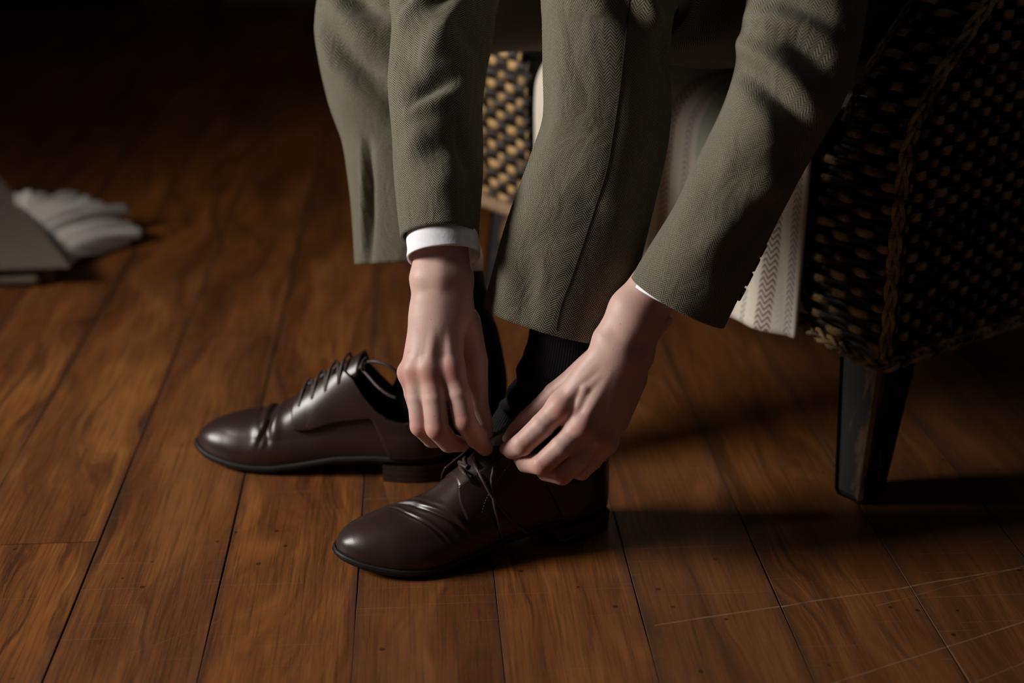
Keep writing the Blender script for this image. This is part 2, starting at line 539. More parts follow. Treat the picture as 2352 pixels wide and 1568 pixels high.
def s_front(h):
    """how far the arm front leans back at height h"""
    return float(np.interp(h, [0.17, 0.36, 0.42, 0.47, 0.52, 0.57, 0.66, 0.8], [0.004, 0.0, 0.008, 0.036, 0.080, 0.132, 0.27, 0.45]))
def arm_w(h):
    return float(np.interp(h, [0.17, 0.375, 0.395, 0.40, 0.9], [0.128, 0.122, 0.112, 0.086, 0.086]))

def chair_leg(a, s, splay_a, splay_s, h=0.185):
    """tapered square leg, its worn front arris towards the corner"""
    V = []
    levels = [0.0, 0.006, 0.05, 0.1, 0.15, h]
    for i, z in enumerate(levels):
        t = 1 - z / h
        w = 0.066 - 0.024 * t
        if i == 0: w -= 0.004
        ca, cs = a + splay_a * t, s + splay_s * t
        b = 0.004
        for (x, y) in ((-1, -1), (1, -1), (1, 1), (-1, 1)):
            hx, hy = w / 2, w / 2
            for (dx, dy) in (((b, 0), (0, b)) if x * y > 0 else ((0, b), (b, 0))):
                V.append(CP(ca + x * (hx - dx), cs + y * (hy - dy), z))
    k = 8
    Fc = grid_faces(len(levels), k, True) + [tuple(range(k))[::-1], tuple((len(levels) - 1) * k + j for j in range(k))]
    me = mesh('leg', V, Fc)
    at = me.attributes.new('proud', 'FLOAT', 'POINT')
    vals = []
    for i in range(len(levels)):
        vals += [1.0, 1.0] + [0.2] * 6
    at.data.foreach_set('value', vals)
    o = link('leg', me, BLACKWOOD, smooth=False)
    under(o, chair)
for (a, s, sa, ss) in ((0.043, 0.045, -0.020, -0.034), (CW - 0.043, 0.045, 0.020, -0.034), (0.043, 0.66, 0.004, 0.03), (CW - 0.043, 0.66, -0.004, 0.03)):
    chair_leg(a, s, sa, ss)

def cpart(name, v, f, mat, smooth=True):
    o = link(name, mesh(name, v, f), mat, smooth=smooth)
    return under(o, chair)

# core panels behind the weave
def arm_core(a_outer, sgn):
    hs = np.linspace(0.178, 0.66, 26)
    V = []
    for h in hs:
        w = arm_w(h) - 0.006
        s0 = s_front(h) + 0.006
        a0 = a_outer + sgn * 0.006
        a1 = a_outer + sgn * (w)
        for (a, s) in ((a0, s0), (a1, s0), (a1, 0.74), (a0, 0.74)):
            V.append(CP(a, s, h))
    Fc = grid_faces(len(hs), 4, True) + [(0, 1, 2, 3), tuple((len(hs) - 1) * 4 + j for j in range(4))]
    return cpart('arm_core', V, Fc, PAINT, False)
arm_core(0.0, 1)
arm_core(CW, -1)
v, f = raw_boxes([(0, 1, 0, 1, 0, 1)])
def cbox(name, a0, a1, s0, s1, h0, h1, mat):
    V = [CP(a0 + (a1 - a0) * x, s0 + (s1 - s0) * y, h0 + (h1 - h0) * z) for x, y, z in v]
    return cpart(name, V, f, mat, False)
cbox('seat_frame', 0.12, CW - 0.12, 0.012, 0.72, 0.20, 0.30, PAINT)
cbox('backrest', 0.04, CW - 0.04, 0.68, 0.76, 0.20, 1.0, PAINT)

def strand(pts, nor, up, wave, hh, th, mat, name='wicker_strand'):
    """one flat cane woven in and out along pts"""
    m = len(pts)
    ang = np.linspace(0, 2 * math.pi, 6, endpoint=False) + math.pi / 6
    V = np.zeros((m, 6, 3)); A = np.zeros((m, 6))
    for i in range(m):
        c = pts[i] + nor[i] * wave[i]
        for j, t in enumerate(ang):
            V[i, j] = c + up[i] * hh * math.cos(t) + nor[i] * th * math.sin(t)
            A[i, j] = wave[i]
    Fc = grid_faces(m, 6, True) + [tuple(range(6))[::-1], tuple((m - 1) * 6 + j for j in range(6))]
    me = mesh(name, V.reshape(-1, 3), Fc)
    at = me.attributes.new('proud', 'FLOAT', 'POINT')
    w = A.ravel()
    at.data.foreach_set('value', ((w - w.min()) / max(1e-9, w.max() - w.min())).astype(np.float32))
    return under(link(name, me, mat), chair)

PITCH = 0.0112
def weave_front(a_outer, sgn, mat, stake, pitch=PITCH, hh=0.0054):
    j = 0
    h = 0.187
    while h < 0.64:
        w = arm_w(h)
        n = int(w / stake * 5) + 1
        u = np.linspace(0.004, w - 0.002, n)
        pts, nor, up = [], [], []
        s0 = s_front(h); ds = (s_front(h + 0.005) - s_front(h - 0.005)) / 0.01
        upv = nrm(E2 * ds + UP); nv = nrm(-E2 + UP * ds)
        jit = random.uniform(-0.0012, 0.0012)
        slope = random.uniform(-0.02, 0.02)
        for x in u:
            round_ = 0.006 * (max(0, 1 - x / 0.012)) ** 2
            pts.append(CP(a_outer + sgn * x, s0 + round_, h + jit + slope * x)); nor.append(nv); up.append(upv)
        wave = 0.0012 + 0.0034 * np.sin(np.pi * (u / stake + j) + 0.5)
        strand(pts, nor, up, wave, hh, 0.0019 * hh / 0.0054, mat)
        h += pitch * (1 / math.sqrt(1 + ds * ds)) ** 0.9 if ds < 3 else pitch * 0.4
        j += 1
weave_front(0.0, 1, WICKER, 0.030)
weave_front(CW, -1, WICKER_WORN_LIT, 0.024, 0.0150, 0.0070)
def weave_side(a, sgn, mat, stake, h1):
    j = 0
    h = 0.187
    while h < h1:
        s0 = s_front(h) + 0.010
        s1 = 0.62
        n = int((s1 - s0) / stake * 5) + 1
        u = np.linspace(s0, s1, n)
        jit = random.uniform(-0.001, 0.001)
        pts = [CP(a, x, h + jit) for x in u]
        wave = 0.001 + 0.0032 * np.sin(np.pi * (u / stake + j))
        strand(pts, [-E1 * sgn] * n, [UP] * n, wave, 0.0054, 0.0019, mat)
        h += PITCH; j += 1
weave_side(0.0, 1, WICKER, 0.0185, 0.64)

def braid(path, r, mat, n=90, turns=9, name='braid'):
    """three canes plaited along a path"""
    pts, L = sample(np.asarray(path, float), n)
    t = nrm(np.gradient(pts, axis=0))
    s = nrm(np.cross(t, VIEW)); q = np.cross(s, t)
    parts = []
    for k in range(3):
        ph = np.linspace(0, 2 * math.pi * turns, n) + k * 2 * math.pi / 3
        p = pts + s * (np.sin(ph) * r)[:, None] + q * (np.sin(2 * ph) * r * 0.5)[:, None]
        parts.append(tube_data(p, r * 0.62, k=6))
    V, Fc = merge(parts)
    me = mesh(name, V, Fc)
    at = me.attributes.new('proud', 'FLOAT', 'POINT')
    at.data.foreach_set('value', np.full(len(V), 0.55, np.float32))
    return under(link(name, me, mat), chair)
BRAIDM = make_wicker('braided_cane', (0.022, 0.014, 0.009), (0.50, 0.33, 0.15), 0.42)
hs = [0.178, 0.25, 0.32, 0.38, 0.42, 0.47, 0.52, 0.57, 0.62]
braid([CP(-0.002, s_front(h) - 0.002, h) for h in hs], 0.0048, BRAIDM, 140, 6)
braid([CP(0.090, s_front(h) - 0.001, h) for h in hs[4:]], 0.0030, BRAIDM, 80, 4)
braid([CP(0.134, 0.004, 0.180), CP(0.07, -0.003, 0.174), CP(0.0, -0.006, 0.172), CP(-0.004, 0.05, 0.172), CP(-0.003, 0.3, 0.174), CP(-0.003, 0.6, 0.174)], 0.0050, BRAIDM, 180, 12)
braid([CP(CW + 0.002, s_front(h) - 0.002, h) for h in hs], 0.0062, BINDING, 90, 10)
braid([CP(CW + 0.003, 0.02, 0.176), CP(CW, -0.004, 0.174), CP(CW - 0.07, -0.004, 0.174), CP(CW - 0.135, -0.003, 0.176)], 0.0075, BINDING, 50, 5)

cush = None
bm = box_bm(CW - 0.19, 0.60, 0.12, 0.035, 5)
me = bpy.data.meshes.new('seat_cushion'); bm.to_mesh(me); bm.free()
cush = link('seat_cushion', me, simple('cushion_cloth', (0.20, 0.18, 0.15), 0.9, 0.15, 0.1, 80))
cc = CP(CW / 2, 0.335, 0.36)
cush.location = cc - np.array(chair.location)
cush.rotation_euler = (0, 0, math.atan2(E1[1], E1[0]))
cush.parent = chair

# ------------------------------------------------------------------ striped throw over the seat
def make_throw_mat():
    m = NT('striped_wool')
    uv = m.n('ShaderNodeUVMap', uv_map='uv').outputs[0]
    s = m.sep(uv)
    nz = m.noise(uv, 260, 3)
    u = m.math('ADD', s[0], m.math('MULTIPLY', m.math('SUBTRACT', m.noise(uv, 30, 2), 0.5), 0.003))
    tri = m.math('PINGPONG', s[0], 0.006)
    chev = m.math('SINE', m.math('MULTIPLY', m.math('ADD', s[1], m.math('MULTIPLY', tri, 1.3)), 2 * math.pi / 0.0075))
    chev = m.ramp(chev, [(0.15, 0.25), (0.75, 1.0)])
    base = m.mix(nz, (0.64, 0.575, 0.485), (0.80, 0.73, 0.63))
    bands = THROW_BANDS
    c = base
    for (a0, a1, colr, k) in bands:
        mid, hw = (a0 + a1) / 2, (a1 - a0) / 2
        d = m.math('ABSOLUTE', m.math('SUBTRACT', u, mid))
        f = m.n('ShaderNodeMapRange', i_1=hw + 0.0012, i_2=hw - 0.0012, i_3=0.0, i_4=1.0)
        m.t.links.new(d, f.inputs[0])
        fac = m.math('MULTIPLY', f.outputs[0], m.math('MULTIPLY', chev, k) if k > 0 else 0.85)
        c = m.mix(fac, c, colr)
    m.set(Base_Color=c, Roughness=0.95, Specular_IOR_Level=0.08, Sheen_Weight=0.1)
    m.set(Normal=m.bump(m.math('ADD', nz, m.math('MULTIPLY', chev, 0.4)), 0.35, 0.001))
    return m.m
BRN, GRY, TEAL = (0.150, 0.088, 0.062), (0.26, 0.235, 0.235), (0.47, 0.50, 0.42)
THROW_BANDS = [(0.119, 0.131, GRY, 0.9), (0.146, 0.166, BRN, 1.0), (0.185, 0.194, GRY, 0.9), (0.208, 0.217, GRY, 0.7),
               (0.258, 0.303, TEAL, 0), (0.312, 0.322, GRY, 0.7), (0.338, 0.358, BRN, 0.9), (0.44, 0.452, GRY, 0.6), (0.52, 0.54, BRN, 0.8)]
A0, A1 = 0.112, 0.640
prof = [(0.36, 0.425), (0.22, 0.430), (0.10, 0.428), (0.045, 0.422), (0.015, 0.408), (-0.004, 0.385), (-0.010, 0.355), (-0.012, 0.31), (-0.014, 0.26), (-0.017, 0.215), (-0.021, 0.168)]
pp, TL = sample(np.array([(a, b, 0.0) for a, b in prof]), 90)
na = 120
V, U = [], []
rt = random.Random(3)
for i, (s, h, _) in enumerate(pp):
    tt = i / 89
    drop = max(0, (tt - 0.45) / 0.55)
    for j in range(na):
        a = A0 + (A1 - A0) * j / (na - 1)
        wv = 0.006 * drop * math.sin(a * 38 + 0.6) + 0.004 * drop * math.sin(a * 71 + 2 + tt)
        crease = 0.010 * math.exp(-((tt - 0.50 - 0.02 * math.sin(a * 9)) / 0.022) ** 2)
        dz = 0.004 * math.sin(a * 22 + tt * 7) * (1 - drop)
        aa = a + drop * 0.016 * (0.35 - (a - A0) / (A1 - A0)) - 0.004 * drop
        ss = s - wv + crease
        if drop > 0 and a < 0.15: ss = min(ss, -0.0135)
        V.append(CP(aa, ss, h + dz - 0.012 * drop * (a - A0) / (A1 - A0)))
        U.append((a, tt * TL))
Fc = grid_faces(90, na)
uvl = [U[i] for q in Fc for i in q]
throw = link('striped_throw', mesh('striped_throw', V, Fc, uvl), make_throw_mat())
sm = throw.modifiers.new('thickness', 'SOLIDIFY'); sm.thickness = 0.004; sm.offset = 1
tag(throw, 'cream wool throw with brown and grey stripes hanging over the wicker seat front', 'throw')

# ------------------------------------------------------------------ card box and tissue paper on the floor at the far end
CARD = simple('beige_card', (0.175, 0.142, 0.110), 0.8, 0.25, 0.06, 20)
TISSUE = simple('white_tissue', (0.74, 0.71, 0.66), 0.9, 0.15, 0.04, 60)
b0 = PH(160, 613, .036) * [1, 1, 0]; b1 = PH(-330, 628, .036) * [1, 1, 0]
dirb = nrm(b1 - b0); backb = np.array([-dirb[1], dirb[0], 0.0])
if backb[1] < 0: backb = -backb
box = empty('card_box', (b0 + b1) / 2, 'low beige card box with a tilted lid and a rolled front edge', 'box')
def slab(name, poly, thick, mat, parent):
    n = len(poly)
    poly = [np.array(p) for p in poly]
    nn = nrm(np.cross(poly[1] - poly[0], poly[2] - poly[0]))
    V = [p + nn * thick / 2 for p in poly] + [p - nn * thick / 2 for p in poly]
    Fc = [tuple(range(n)), tuple(range(n, 2 * n))[::-1]] + [(i, i + n, (i + 1) % n + n, (i + 1) % n) for i in range(n)]
    o = link(name, mesh(name, V, Fc), mat, smooth=False)
    return under(o, parent)
top0 = PH(-14, 392, 0.075); top1 = PH(-420, 375, 0.085)
slab('lid', [b0 + UP * 0.036, b1 + UP * 0.036, top1, top0], 0.004, CARD, box)
slab('front_wall', [b0 * .9 + b1 * .1 + UP * 0.001 + backb * .03, b1 + UP * 0.001 + backb * .03, b1 + backb * .03 + UP * 0.037, b0 * .9 + b1 * .1 + backb * 0.03 + UP * 0.037], 0.004, CARD, box)
r0 = PH(96, 656); r1 = PH(-300, 660)
v2, f2 = tube_data([r0 + UP * 0.0125, r0 * 0.97 + r1 * 0.03 + UP * 0.0125, r0 * 0.5 + r1 * 0.5 + UP * 0.0125, r1 + UP * 0.0125], [0.009, 0.012, 0.0125, 0.0125], k=14)
under(link('rolled_edge', mesh('rolled_edge', v2, f2), CARD), box)

# pleated tissue fanning out to the right of the box
apex = P(60, 545, 2.40)
rim = [(38, 450), (95, 456), (140, 462), (172, 470), (193, 448), (222, 470), (262, 490), (283, 480), (297, 493), (268, 512), (300, 520), (322, 525), (326, 545), (300, 560), (230, 585), (160, 615)]
hh = [0.06, 0.06, 0.055, 0.05, 0.06, 0.05, 0.035, 0.035, 0.03, 0.016, 0.022, 0.02, 0.012, 0.006, 0.004, 0.004]
rp = np.array([PH(x, y, h) for (x, y), h in zip(rim, hh)])
n1, n2 = 150, 36
rimS = catmull(rp, np.linspace(0, len(rp) - 1, n1))
V = []
inner0 = PH(34, 470, 0.06); inner1 = PH(135, 600, 0.014)
for i in range(n1):
    t = i / (n1 - 1)
    c = inner0 * (1 - t) + inner1 * t
    for j in range(n2):
        u = j / (n2 - 1)
        p = c * (1 - u) + rimS[i] * u
        pl = math.sin(t * 30 + 1.2 * math.sin(t * 9)) * 0.010 * (0.35 + 0.65 * u) * (1 - 0.4 * t) + 0.004 * math.sin(t * 71 + u * 5)
        p = p + UP * (abs(pl) + 0.012 * math.sin(u * math.pi))
        p[2] = max(p[2], 0.003)
        V.append(p)
tis = link('tissue_paper', mesh('tissue_paper', V, grid_faces(n1, n2)), TISSUE)
sm = tis.modifiers.new('thickness', 'SOLIDIFY'); sm.thickness = 0.002; sm.offset = 1
tag(tis, 'white pleated tissue paper fanned out on the floor beside the card box', 'tissue paper')
#SECTION_SHOES
# ------------------------------------------------------------------ shoes
L = 0.298
def shoe_prof(lat):
    """plan half widths (lateral, medial), feather line, ridge line"""
    t = [0, .012, .04, .09, .16, .28, .42, .55, .66, .74, .82, .89, .94, .975, .992, 1.0]
    w = [.004, .013, .0225, .0295, .0330, .0340, .0370, .0425, .0470, .0475, .0440, .0365, .0285, .0185, .0105, .003]
    cshift = [0, 0, 0, 0, 0, .001, .002, .003, .003, .002, 0, -.003, -.005, -.006, -.0065, -.007]
    zb = [.031, .031, .031, .0305, .030, .029, .025, .0165, .0110, .0100, .0115, .0145, .0175, .0205, .0215, .022]
    zt = [.150, .156, .160, .163, .161, .147, .122, .0915, .0670, .0585, .0545, .0490, .0435, .0370, .0310, .0245]
    return [np.array(a) for a in (t, w, cshift, zb, zt)]

class Shoe:
    def __init__(self, heel, toe, side, creases):
        self.heel = np.array(heel); d = np.array(toe) - self.heel
        self.ex = nrm(np.array([d[0], d[1], 0])); self.ey = np.array([-self.ex[1], self.ex[0], 0])
        self.scale = np.linalg.norm(d[:2]) / L
        self.side = side                 # +1: +y is the medial side (left foot seen from above has medial to its right = -y)
        self.tab = shoe_prof(side)
        self.creases = creases
    def W(self, p):
        p = np.asarray(p, float) * self.scale
        return self.heel + np.outer(p[..., 0].ravel(), self.ex).reshape(p.shape) + np.outer(p[..., 1].ravel(), self.ey).reshape(p.shape) + np.outer(p[..., 2].ravel(), UP).reshape(p.shape)
    def vals(self, t):
        T = self.tab[0]
        return [np.interp(t, T, a) for a in self.tab[1:]]
    def smoothvals(self, t):
        acc = np.zeros(4); n = 0
        for d in (-.02, -.01, 0, .01, .02):
            k = min(1, 25 * min(t, 1 - t) + 0.02)
            acc += np.array(self.vals(min(1, max(0, t + d * k)))); n += 1
        return acc / n
    def surf(self, t, ph, off=0.0):
        """point on the upper: t heel to toe, ph 0 (+y feather edge) .. pi (-y feather edge)"""
        w, cs, zb, zt = self.smoothvals(t)
        c, s = math.cos(ph), math.sin(ph)
        back = max(0.0, min(1.0, (0.50 - t) / 0.25))
        px = 0.80 + 0.25 * max(0, 1 - abs(t - 0.52) / 0.2) * (1 - back)
        y = w * math.copysign(abs(c) ** px, c)
        z = zb + (zt - zb) * (s ** (0.92 - 0.05 * back))
        y *= 1 + 0.05 * math.sin(min(1, (z - zb) / 0.03) * math.pi)
        q = 0.0
        for (t0, ph0, ph1, slope, amp, wid) in self.creases:
            x = (t - t0 - slope * (ph - math.pi / 2))
            win = max(0.0, min(1.0, (ph - ph0) / 0.35)) * max(0.0, min(1.0, (ph1 - ph) / 0.35))
            q += amp * win * (-math.exp(-(x / wid) ** 2) + 0.75 * math.exp(-((x + 2.1 * wid) / (1.5 * wid)) ** 2) + 0.55 * math.exp(-((x - 2.1 * wid) / (1.5 * wid)) ** 2))
        p = np.array([t * L, y + self.side * cs, z])
        if off or q:
            ctr = np.array([t * L - 0.0, self.side * cs, zb + 0.3 * (zt - zb)])
            n = nrm(np.array([0.0, c / max(w, .006), s / max(zt - zb, .006)]))
            if t > 0.9: n = nrm(n + np.array([(t - 0.9) * 10, 0, 0]))
            if t < 0.06: n = nrm(n + np.array([-(0.06 - t) * 20, 0, 0]))
            p = p + n * (off + q)
        return p

TC = 0.345
def collar_h(t):
    return float(np.interp(t, [0, .05, .10, .15, .20, .25, .30, TC, .46], [.084, .081, .075, .071, .0735, .083, .099, .1165, .13]))

def build_shoe(sh, label, loose):
    root = empty('leather_shoe', tuple(sh.W(np.array([L * 0.5, 0, 0]))), label, 'shoe', 'brown derby shoes')
    def add(name, v, f, mat, parent=None, smooth=True, uvs=None):
        o = link(name, mesh(name, v, f, uvs), mat, smooth=smooth)
        return under(o, parent or root)
    # ---- sole with welt
    ts = np.concatenate([np.linspace(0, .06, 10), np.linspace(.08, .9, 40), np.linspace(.91, 1, 16)])
    ring = []
    for sgn in (1, -1):
        seq = ts if sgn > 0 else ts[::-1]
        for t in seq:
            w, cs, zb, zt = sh.smoothvals(t)
            ring.append((t, sgn, w, cs, zb))
    def sole_ring(off, dz, low=None):
        out = []
        for (t, sgn, w, cs, zb) in ring:
            x = t * L
            if t > .9: x += off * (t - .9) * 10
            if t < .06: x -= off * (.06 - t) / .06
            z = zb + dz if low is None else low(t, zb)
            out.append((x, sgn * (w + off) + sh.side * cs, z))
        return out
    rings = [sole_ring(0.0005, 0.001), sole_ring(0.0022, 0.0008), sole_ring(0.0030, -0.001), sole_ring(0.0028, -0.0042), sole_ring(0.0014, -0.0070), sole_ring(-0.004, -0.0078)]
    k = len(ring)
    Vv = [p for r in rings for p in r]
    Fc = grid_faces(len(rings), k, True) + [tuple((len(rings) - 1) * k + j for j in range(k))]
    sole = add('sole', sh.W(Vv), Fc, SOLE)
    # groove between welt and sole edge
    gv, gf = tube_data(sh.W(np.array(sole_ring(0.0031, -0.0028) + sole_ring(0.0031, -0.0028)[:1])), 0.0006, k=5, caps=False)
    add('welt_groove', gv, gf, LINING, sole)
    # ---- heel block in lifts
    hr = []
    hn = 40
    def heel_outline(off):
        out = []
        th = np.linspace(0.02, 0.245, 22)
        for sgn in (1, -1):
            seq = th if sgn > 0 else th[::-1]
            for t in seq:
                w, cs, zb, zt = sh.smoothvals(t)
                x = t * L
                if t < .06: x -= off * (.06 - t) / .06 + (0.006 * max(0, .05 - t) / .05)
                if t >= 0.244: x -= 0.004 * (1 - (0 if sgn else 0))
                out.append((x, sgn * (w + off) * 0.985 + sh.side * cs))
        return out
    def zsole(x):
        return float(np.interp(x / L, sh.tab[0], sh.tab[3])) - 0.0085
    levels = [0, .0015, .0068, .0074, .0080, .0140, .0146, .0152, .022]
    offs = [.0020, .0032, .0032, .0022, .0034, .0036, .0026, .0036, .0040]
    Vv = []
    for z, of in zip(levels, offs):
        for (x, y) in heel_outline(of):
            Vv.append((x, y, z if z < .02 else zsole(x) + 0.0005))
    kk = 44
    Fc = [q[::-1] for q in grid_faces(len(levels), kk, True)] + [tuple(range(kk))]
    add('heel', sh.W(Vv), Fc, HEELM, smooth=False)
    # ---- upper: back part open at the collar, front part closed over the toes
    tsu = np.concatenate([np.linspace(0, .05, 10), np.linspace(.06, .88, 270), np.linspace(.885, 1, 30)])
    nph = 100
    def ph_lim(t, hgt):
        w, cs, zb, zt = sh.smoothvals(t)
        r = min(1.0, max(0.0, (hgt - zb) / max(1e-6, zt - zb)))
        return math.asin(min(1, r ** (1 / 0.9)))
    def shell(t0, t1, name, off, lim, parent=None, mat=LEATHER, inner=False):
        """two sided sheets following the last; lim(t) gives (lo, hi) angles, mirrored for the other side"""
        pass
    # vamp: the whole closed front, tucked under the facings
    Vv, tl = [], tsu[tsu >= 0.365]
    for t in tl:
        for j in range(nph + 1):
            ph = math.pi * j / nph
            Vv.append(sh.surf(t, ph))
    parts_ = [(Vv, grid_faces(len(tl), nph + 1))]
    for sgn in (1, -1):                                        # its wings run back under the quarters
        Vw, tw = [], np.linspace(0.20, 0.37, 30)
        for t in tw:
            for j in range(15):
                ph = min(0.62, 0.85 * ph_lim(t, collar_h(t))) * j / 14
                Vw.append(sh.surf(t, ph if sgn > 0 else math.pi - ph))
        parts_.append((Vw, grid_faces(30, 15)))
    Vv, Fc = merge(parts_)
    vamp = add('vamp', sh.W(Vv), Fc, LEATHER)
    # quarters: one each side, lying over the vamp, cut along collar and facing
    def fac_front(r):
        """front edge of the facing at relative height r (0 seam, 1 top)"""
        return 0.585 - 0.012 * (1 - r) + 0.010 * math.sin(r * math.pi)
    for sgn in (1, -1):
        Vv, Uu = [], []
        na_, nb_ = 90, 30
        for i in range(na_ + 1):
            a = i / na_
            for j in range(nb_ + 1):
                b = j / nb_
                # along: heel (a=0) to facing front (a=1)
                t = 0.0 + a * fac_front(b)
                if a > 0.85:                                   # round the lower front corner of the flap
                    lowcut = ((a - 0.85) / 0.15) ** 2
                else:
                    lowcut = 0
                lo = 0.0 if t < 0.34 else 0.0
                seam = float(np.interp(t, [0, .205, .235, .27, .45, .60, .7], [0, 0, .17, .36, .42, .47, .5])) + 0.10 * lowcut
                if t < TC:
                    hi = ph_lim(t, collar_h(t))
                else:
                    w, cs, zb, zt = sh.smoothvals(t)
                    gap = 0.0095 + 0.004 * (0.6 - t) / 0.15 + loose * 0.006
                    hi = math.pi / 2 - gap / max(w, .01) * 0.92
                h45 = ph_lim(TC, collar_h(TC))
                if t >= TC:
                    k_ = min(1, (t - TC) / 0.04)
                    hi = h45 * (1 - k_) + hi * k_ if k_ < 1 else hi
                ph = seam + (hi - seam) * b
                off = 0.0028 + 0.0004 * min(1, 8 * b)
                p = sh.surf(t, ph if sgn > 0 else math.pi - ph, off)
                if loose and t > 0.34:                          # flap sprung open at the top
                    k_ = min(1, (t - 0.34) / 0.12) * b ** 3
                    p = p + np.array([0, sgn * 0.006, 0.003]) * k_ * loose
                Vv.append(p)
        Fc = grid_faces(na_ + 1, nb_ + 1)
        if sgn > 0: Fc = [q[::-1] for q in Fc]
        q = add('quarter', sh.W(Vv), Fc, LEATHER)
        md = q.modifiers.new('thickness', 'SOLIDIFY'); md.thickness = 0.0018 * sh.scale; md.offset = -1
        Ge = sh.W(Vv).reshape(na_ + 1, nb_ + 1, 3)
        edge = [Ge[i, 0] for i in range(70, na_ + 1, 2)] + [Ge[na_, j] for j in range(1, nb_ + 1)] + [Ge[i, nb_] for i in range(na_ - 1, 2, -3)]
        ev, ef = tube_data(np.array(edge), 0.0009, k=6)
        add('cut_edge', ev, ef, LINING, q)
        # stitching along the flap front and lower seam
        G = sh.W(Vv).reshape(na_ + 1, nb_ + 1, 3)
        nr = None
        def stitch_row(path, gap=0.0030, ln=0.0020, r=0.0006):
            path = np.asarray(path)
            tot = np.sum(np.linalg.norm(np.diff(path, axis=0), axis=1))
            n = int(tot / gap)
            c, _ = sample(path, n * 2)
            parts = []
            for i in range(n - 1):
                a_, b_ = c[2 * i], c[2 * i + 1]
                parts.append(tube_data(np.array([a_, (a_ + b_) / 2, b_]), r, k=5))
            return merge(parts)
        out = np.array([sh.ey * sgn + UP * 0.25 for _ in range(1)])[0] * 0.0010
        rows = []
        rows.append([G[na_ - 3, j] + out for j in range(1, nb_ - 1)])
        rows.append([G[i, 1] + out for i in range(43, na_ - 2)])
        rows.append([G[i, 3] + out for i in range(45, na_ - 2)])
        rows.append([G[i, nb_ - 2] + out + UP * 0.0003 for i in range(56, na_ - 2)])
        curve = [G[53, nb_ - 2], G[62, int(nb_ * .74)], G[70, int(nb_ * .52)], G[77, int(nb_ * .3)], G[81, int(nb_ * .12)], G[82, 1]]
        rows.append(catmull(np.array([c_ + out * 1.6 for c_ in curve]), np.linspace(0, 5, 40)))
        sv, sf = merge([stitch_row(r_) for r_ in rows])
        add('stitching', sv, sf, THREAD, q)
    # ---- counter behind the quarters and lining
    Vv = []
    tb = np.linspace(0.0, 0.40, 60)
    for t in tb:
        hi = ph_lim(t, collar_h(min(t, .45)) - 0.003)
        for j in range(26):
            Vv.append(sh.surf(t, hi * j / 25, -0.001))
    kk = 26
    Fa = grid_faces(60, kk)
    Vb = []
    for t in tb:
        hi = ph_lim(t, collar_h(min(t, .45)) - 0.003)
        for j in range(26):
            Vb.append(sh.surf(t, math.pi - hi * j / 25, -0.001))
    vv, ff = merge([(Vv, Fa), (Vb, Fa)])
    add('lining', sh.W(vv), ff, LINING)
    # insole
    Vv = []
    for t in np.linspace(0.02, 0.9, 40):
        w, cs, zb, zt = sh.smoothvals(t)
        for y in np.linspace(-0.95, 0.95, 9):
            Vv.append((t * L, y * w + sh.side * cs, zb + 0.003))
    add('insole', sh.W(Vv), grid_faces(40, 9), LINING)
    # ---- tongue
    Vv = []
    for i in range(20):
        t = 0.325 + 0.255 * i / 19
        for j in range(13):
            ph = math.pi / 2 + (j - 6) / 6 * 0.62
            p = sh.surf(max(t, 0.37), ph, 0.0006)
            if t < 0.37:
                q0 = sh.surf(0.37, ph, 0.0006); q1 = sh.surf(0.40, ph, 0.0006)
                p = q0 + (q0 - q1) / (0.03 * L) * (0.37 - t) * L * 0.9 + np.array([0, 0, 0.001]) * ((0.37 - t) / 0.04) ** 2
            Vv.append(p)
    to = add('tongue', sh.W(Vv), grid_faces(20, 13), LEATHER)
    md = to.modifiers.new('thickness', 'SOLIDIFY'); md.thickness = 0.002; md.offset = 0
    return root, add

CR_N = [(0.722, 0.25, 2.3, 0.115, 0.0023, 0.0068), (0.772, 0.30, 2.1, 0.105, 0.0013, 0.0045), (0.690, 0.55, 2.2, 0.09, 0.0006, 0.0060), (0.80, 0.5, 1.5, 0.13, 0.0004, 0.0030)]
CR_F = [(0.690, 0.35, 2.6, 0.01, 0.0026, 0.014), (0.655, 0.3, 1.5, -0.05, 0.0012, 0.010), (0.74, 0.6, 2.2, 0.04, 0.0008, 0.010)]
near = Shoe((0.099, 1.384, 0), (-0.179, 1.280, 0), 1, CR_N)
far = Shoe((-0.072, 1.500, 0), (-0.376, 1.556, 0), -1, CR_F)
near_root, near_add = build_shoe(near, 'dark brown leather derby shoe with loose laces held by both hands', 1.0)
far_root, far_add = build_shoe(far, 'dark brown leather derby shoe with its laces knotted, behind the hands', 0.0)

def lace_path(sh, pts, off=0.0035):
    """(t, angle, extra lift) triples on the shoe surface"""
    return sh.W(np.array([sh.surf(t, ph, off + e) for t, ph, e in pts]))
LR = 0.0019
def lace(add, pts, n=60, name='lace', r=LR):
    v_, f_ = tube_data(np.asarray(pts), r, k=8, n=n)
    return add(name, v_, f_, LACE)
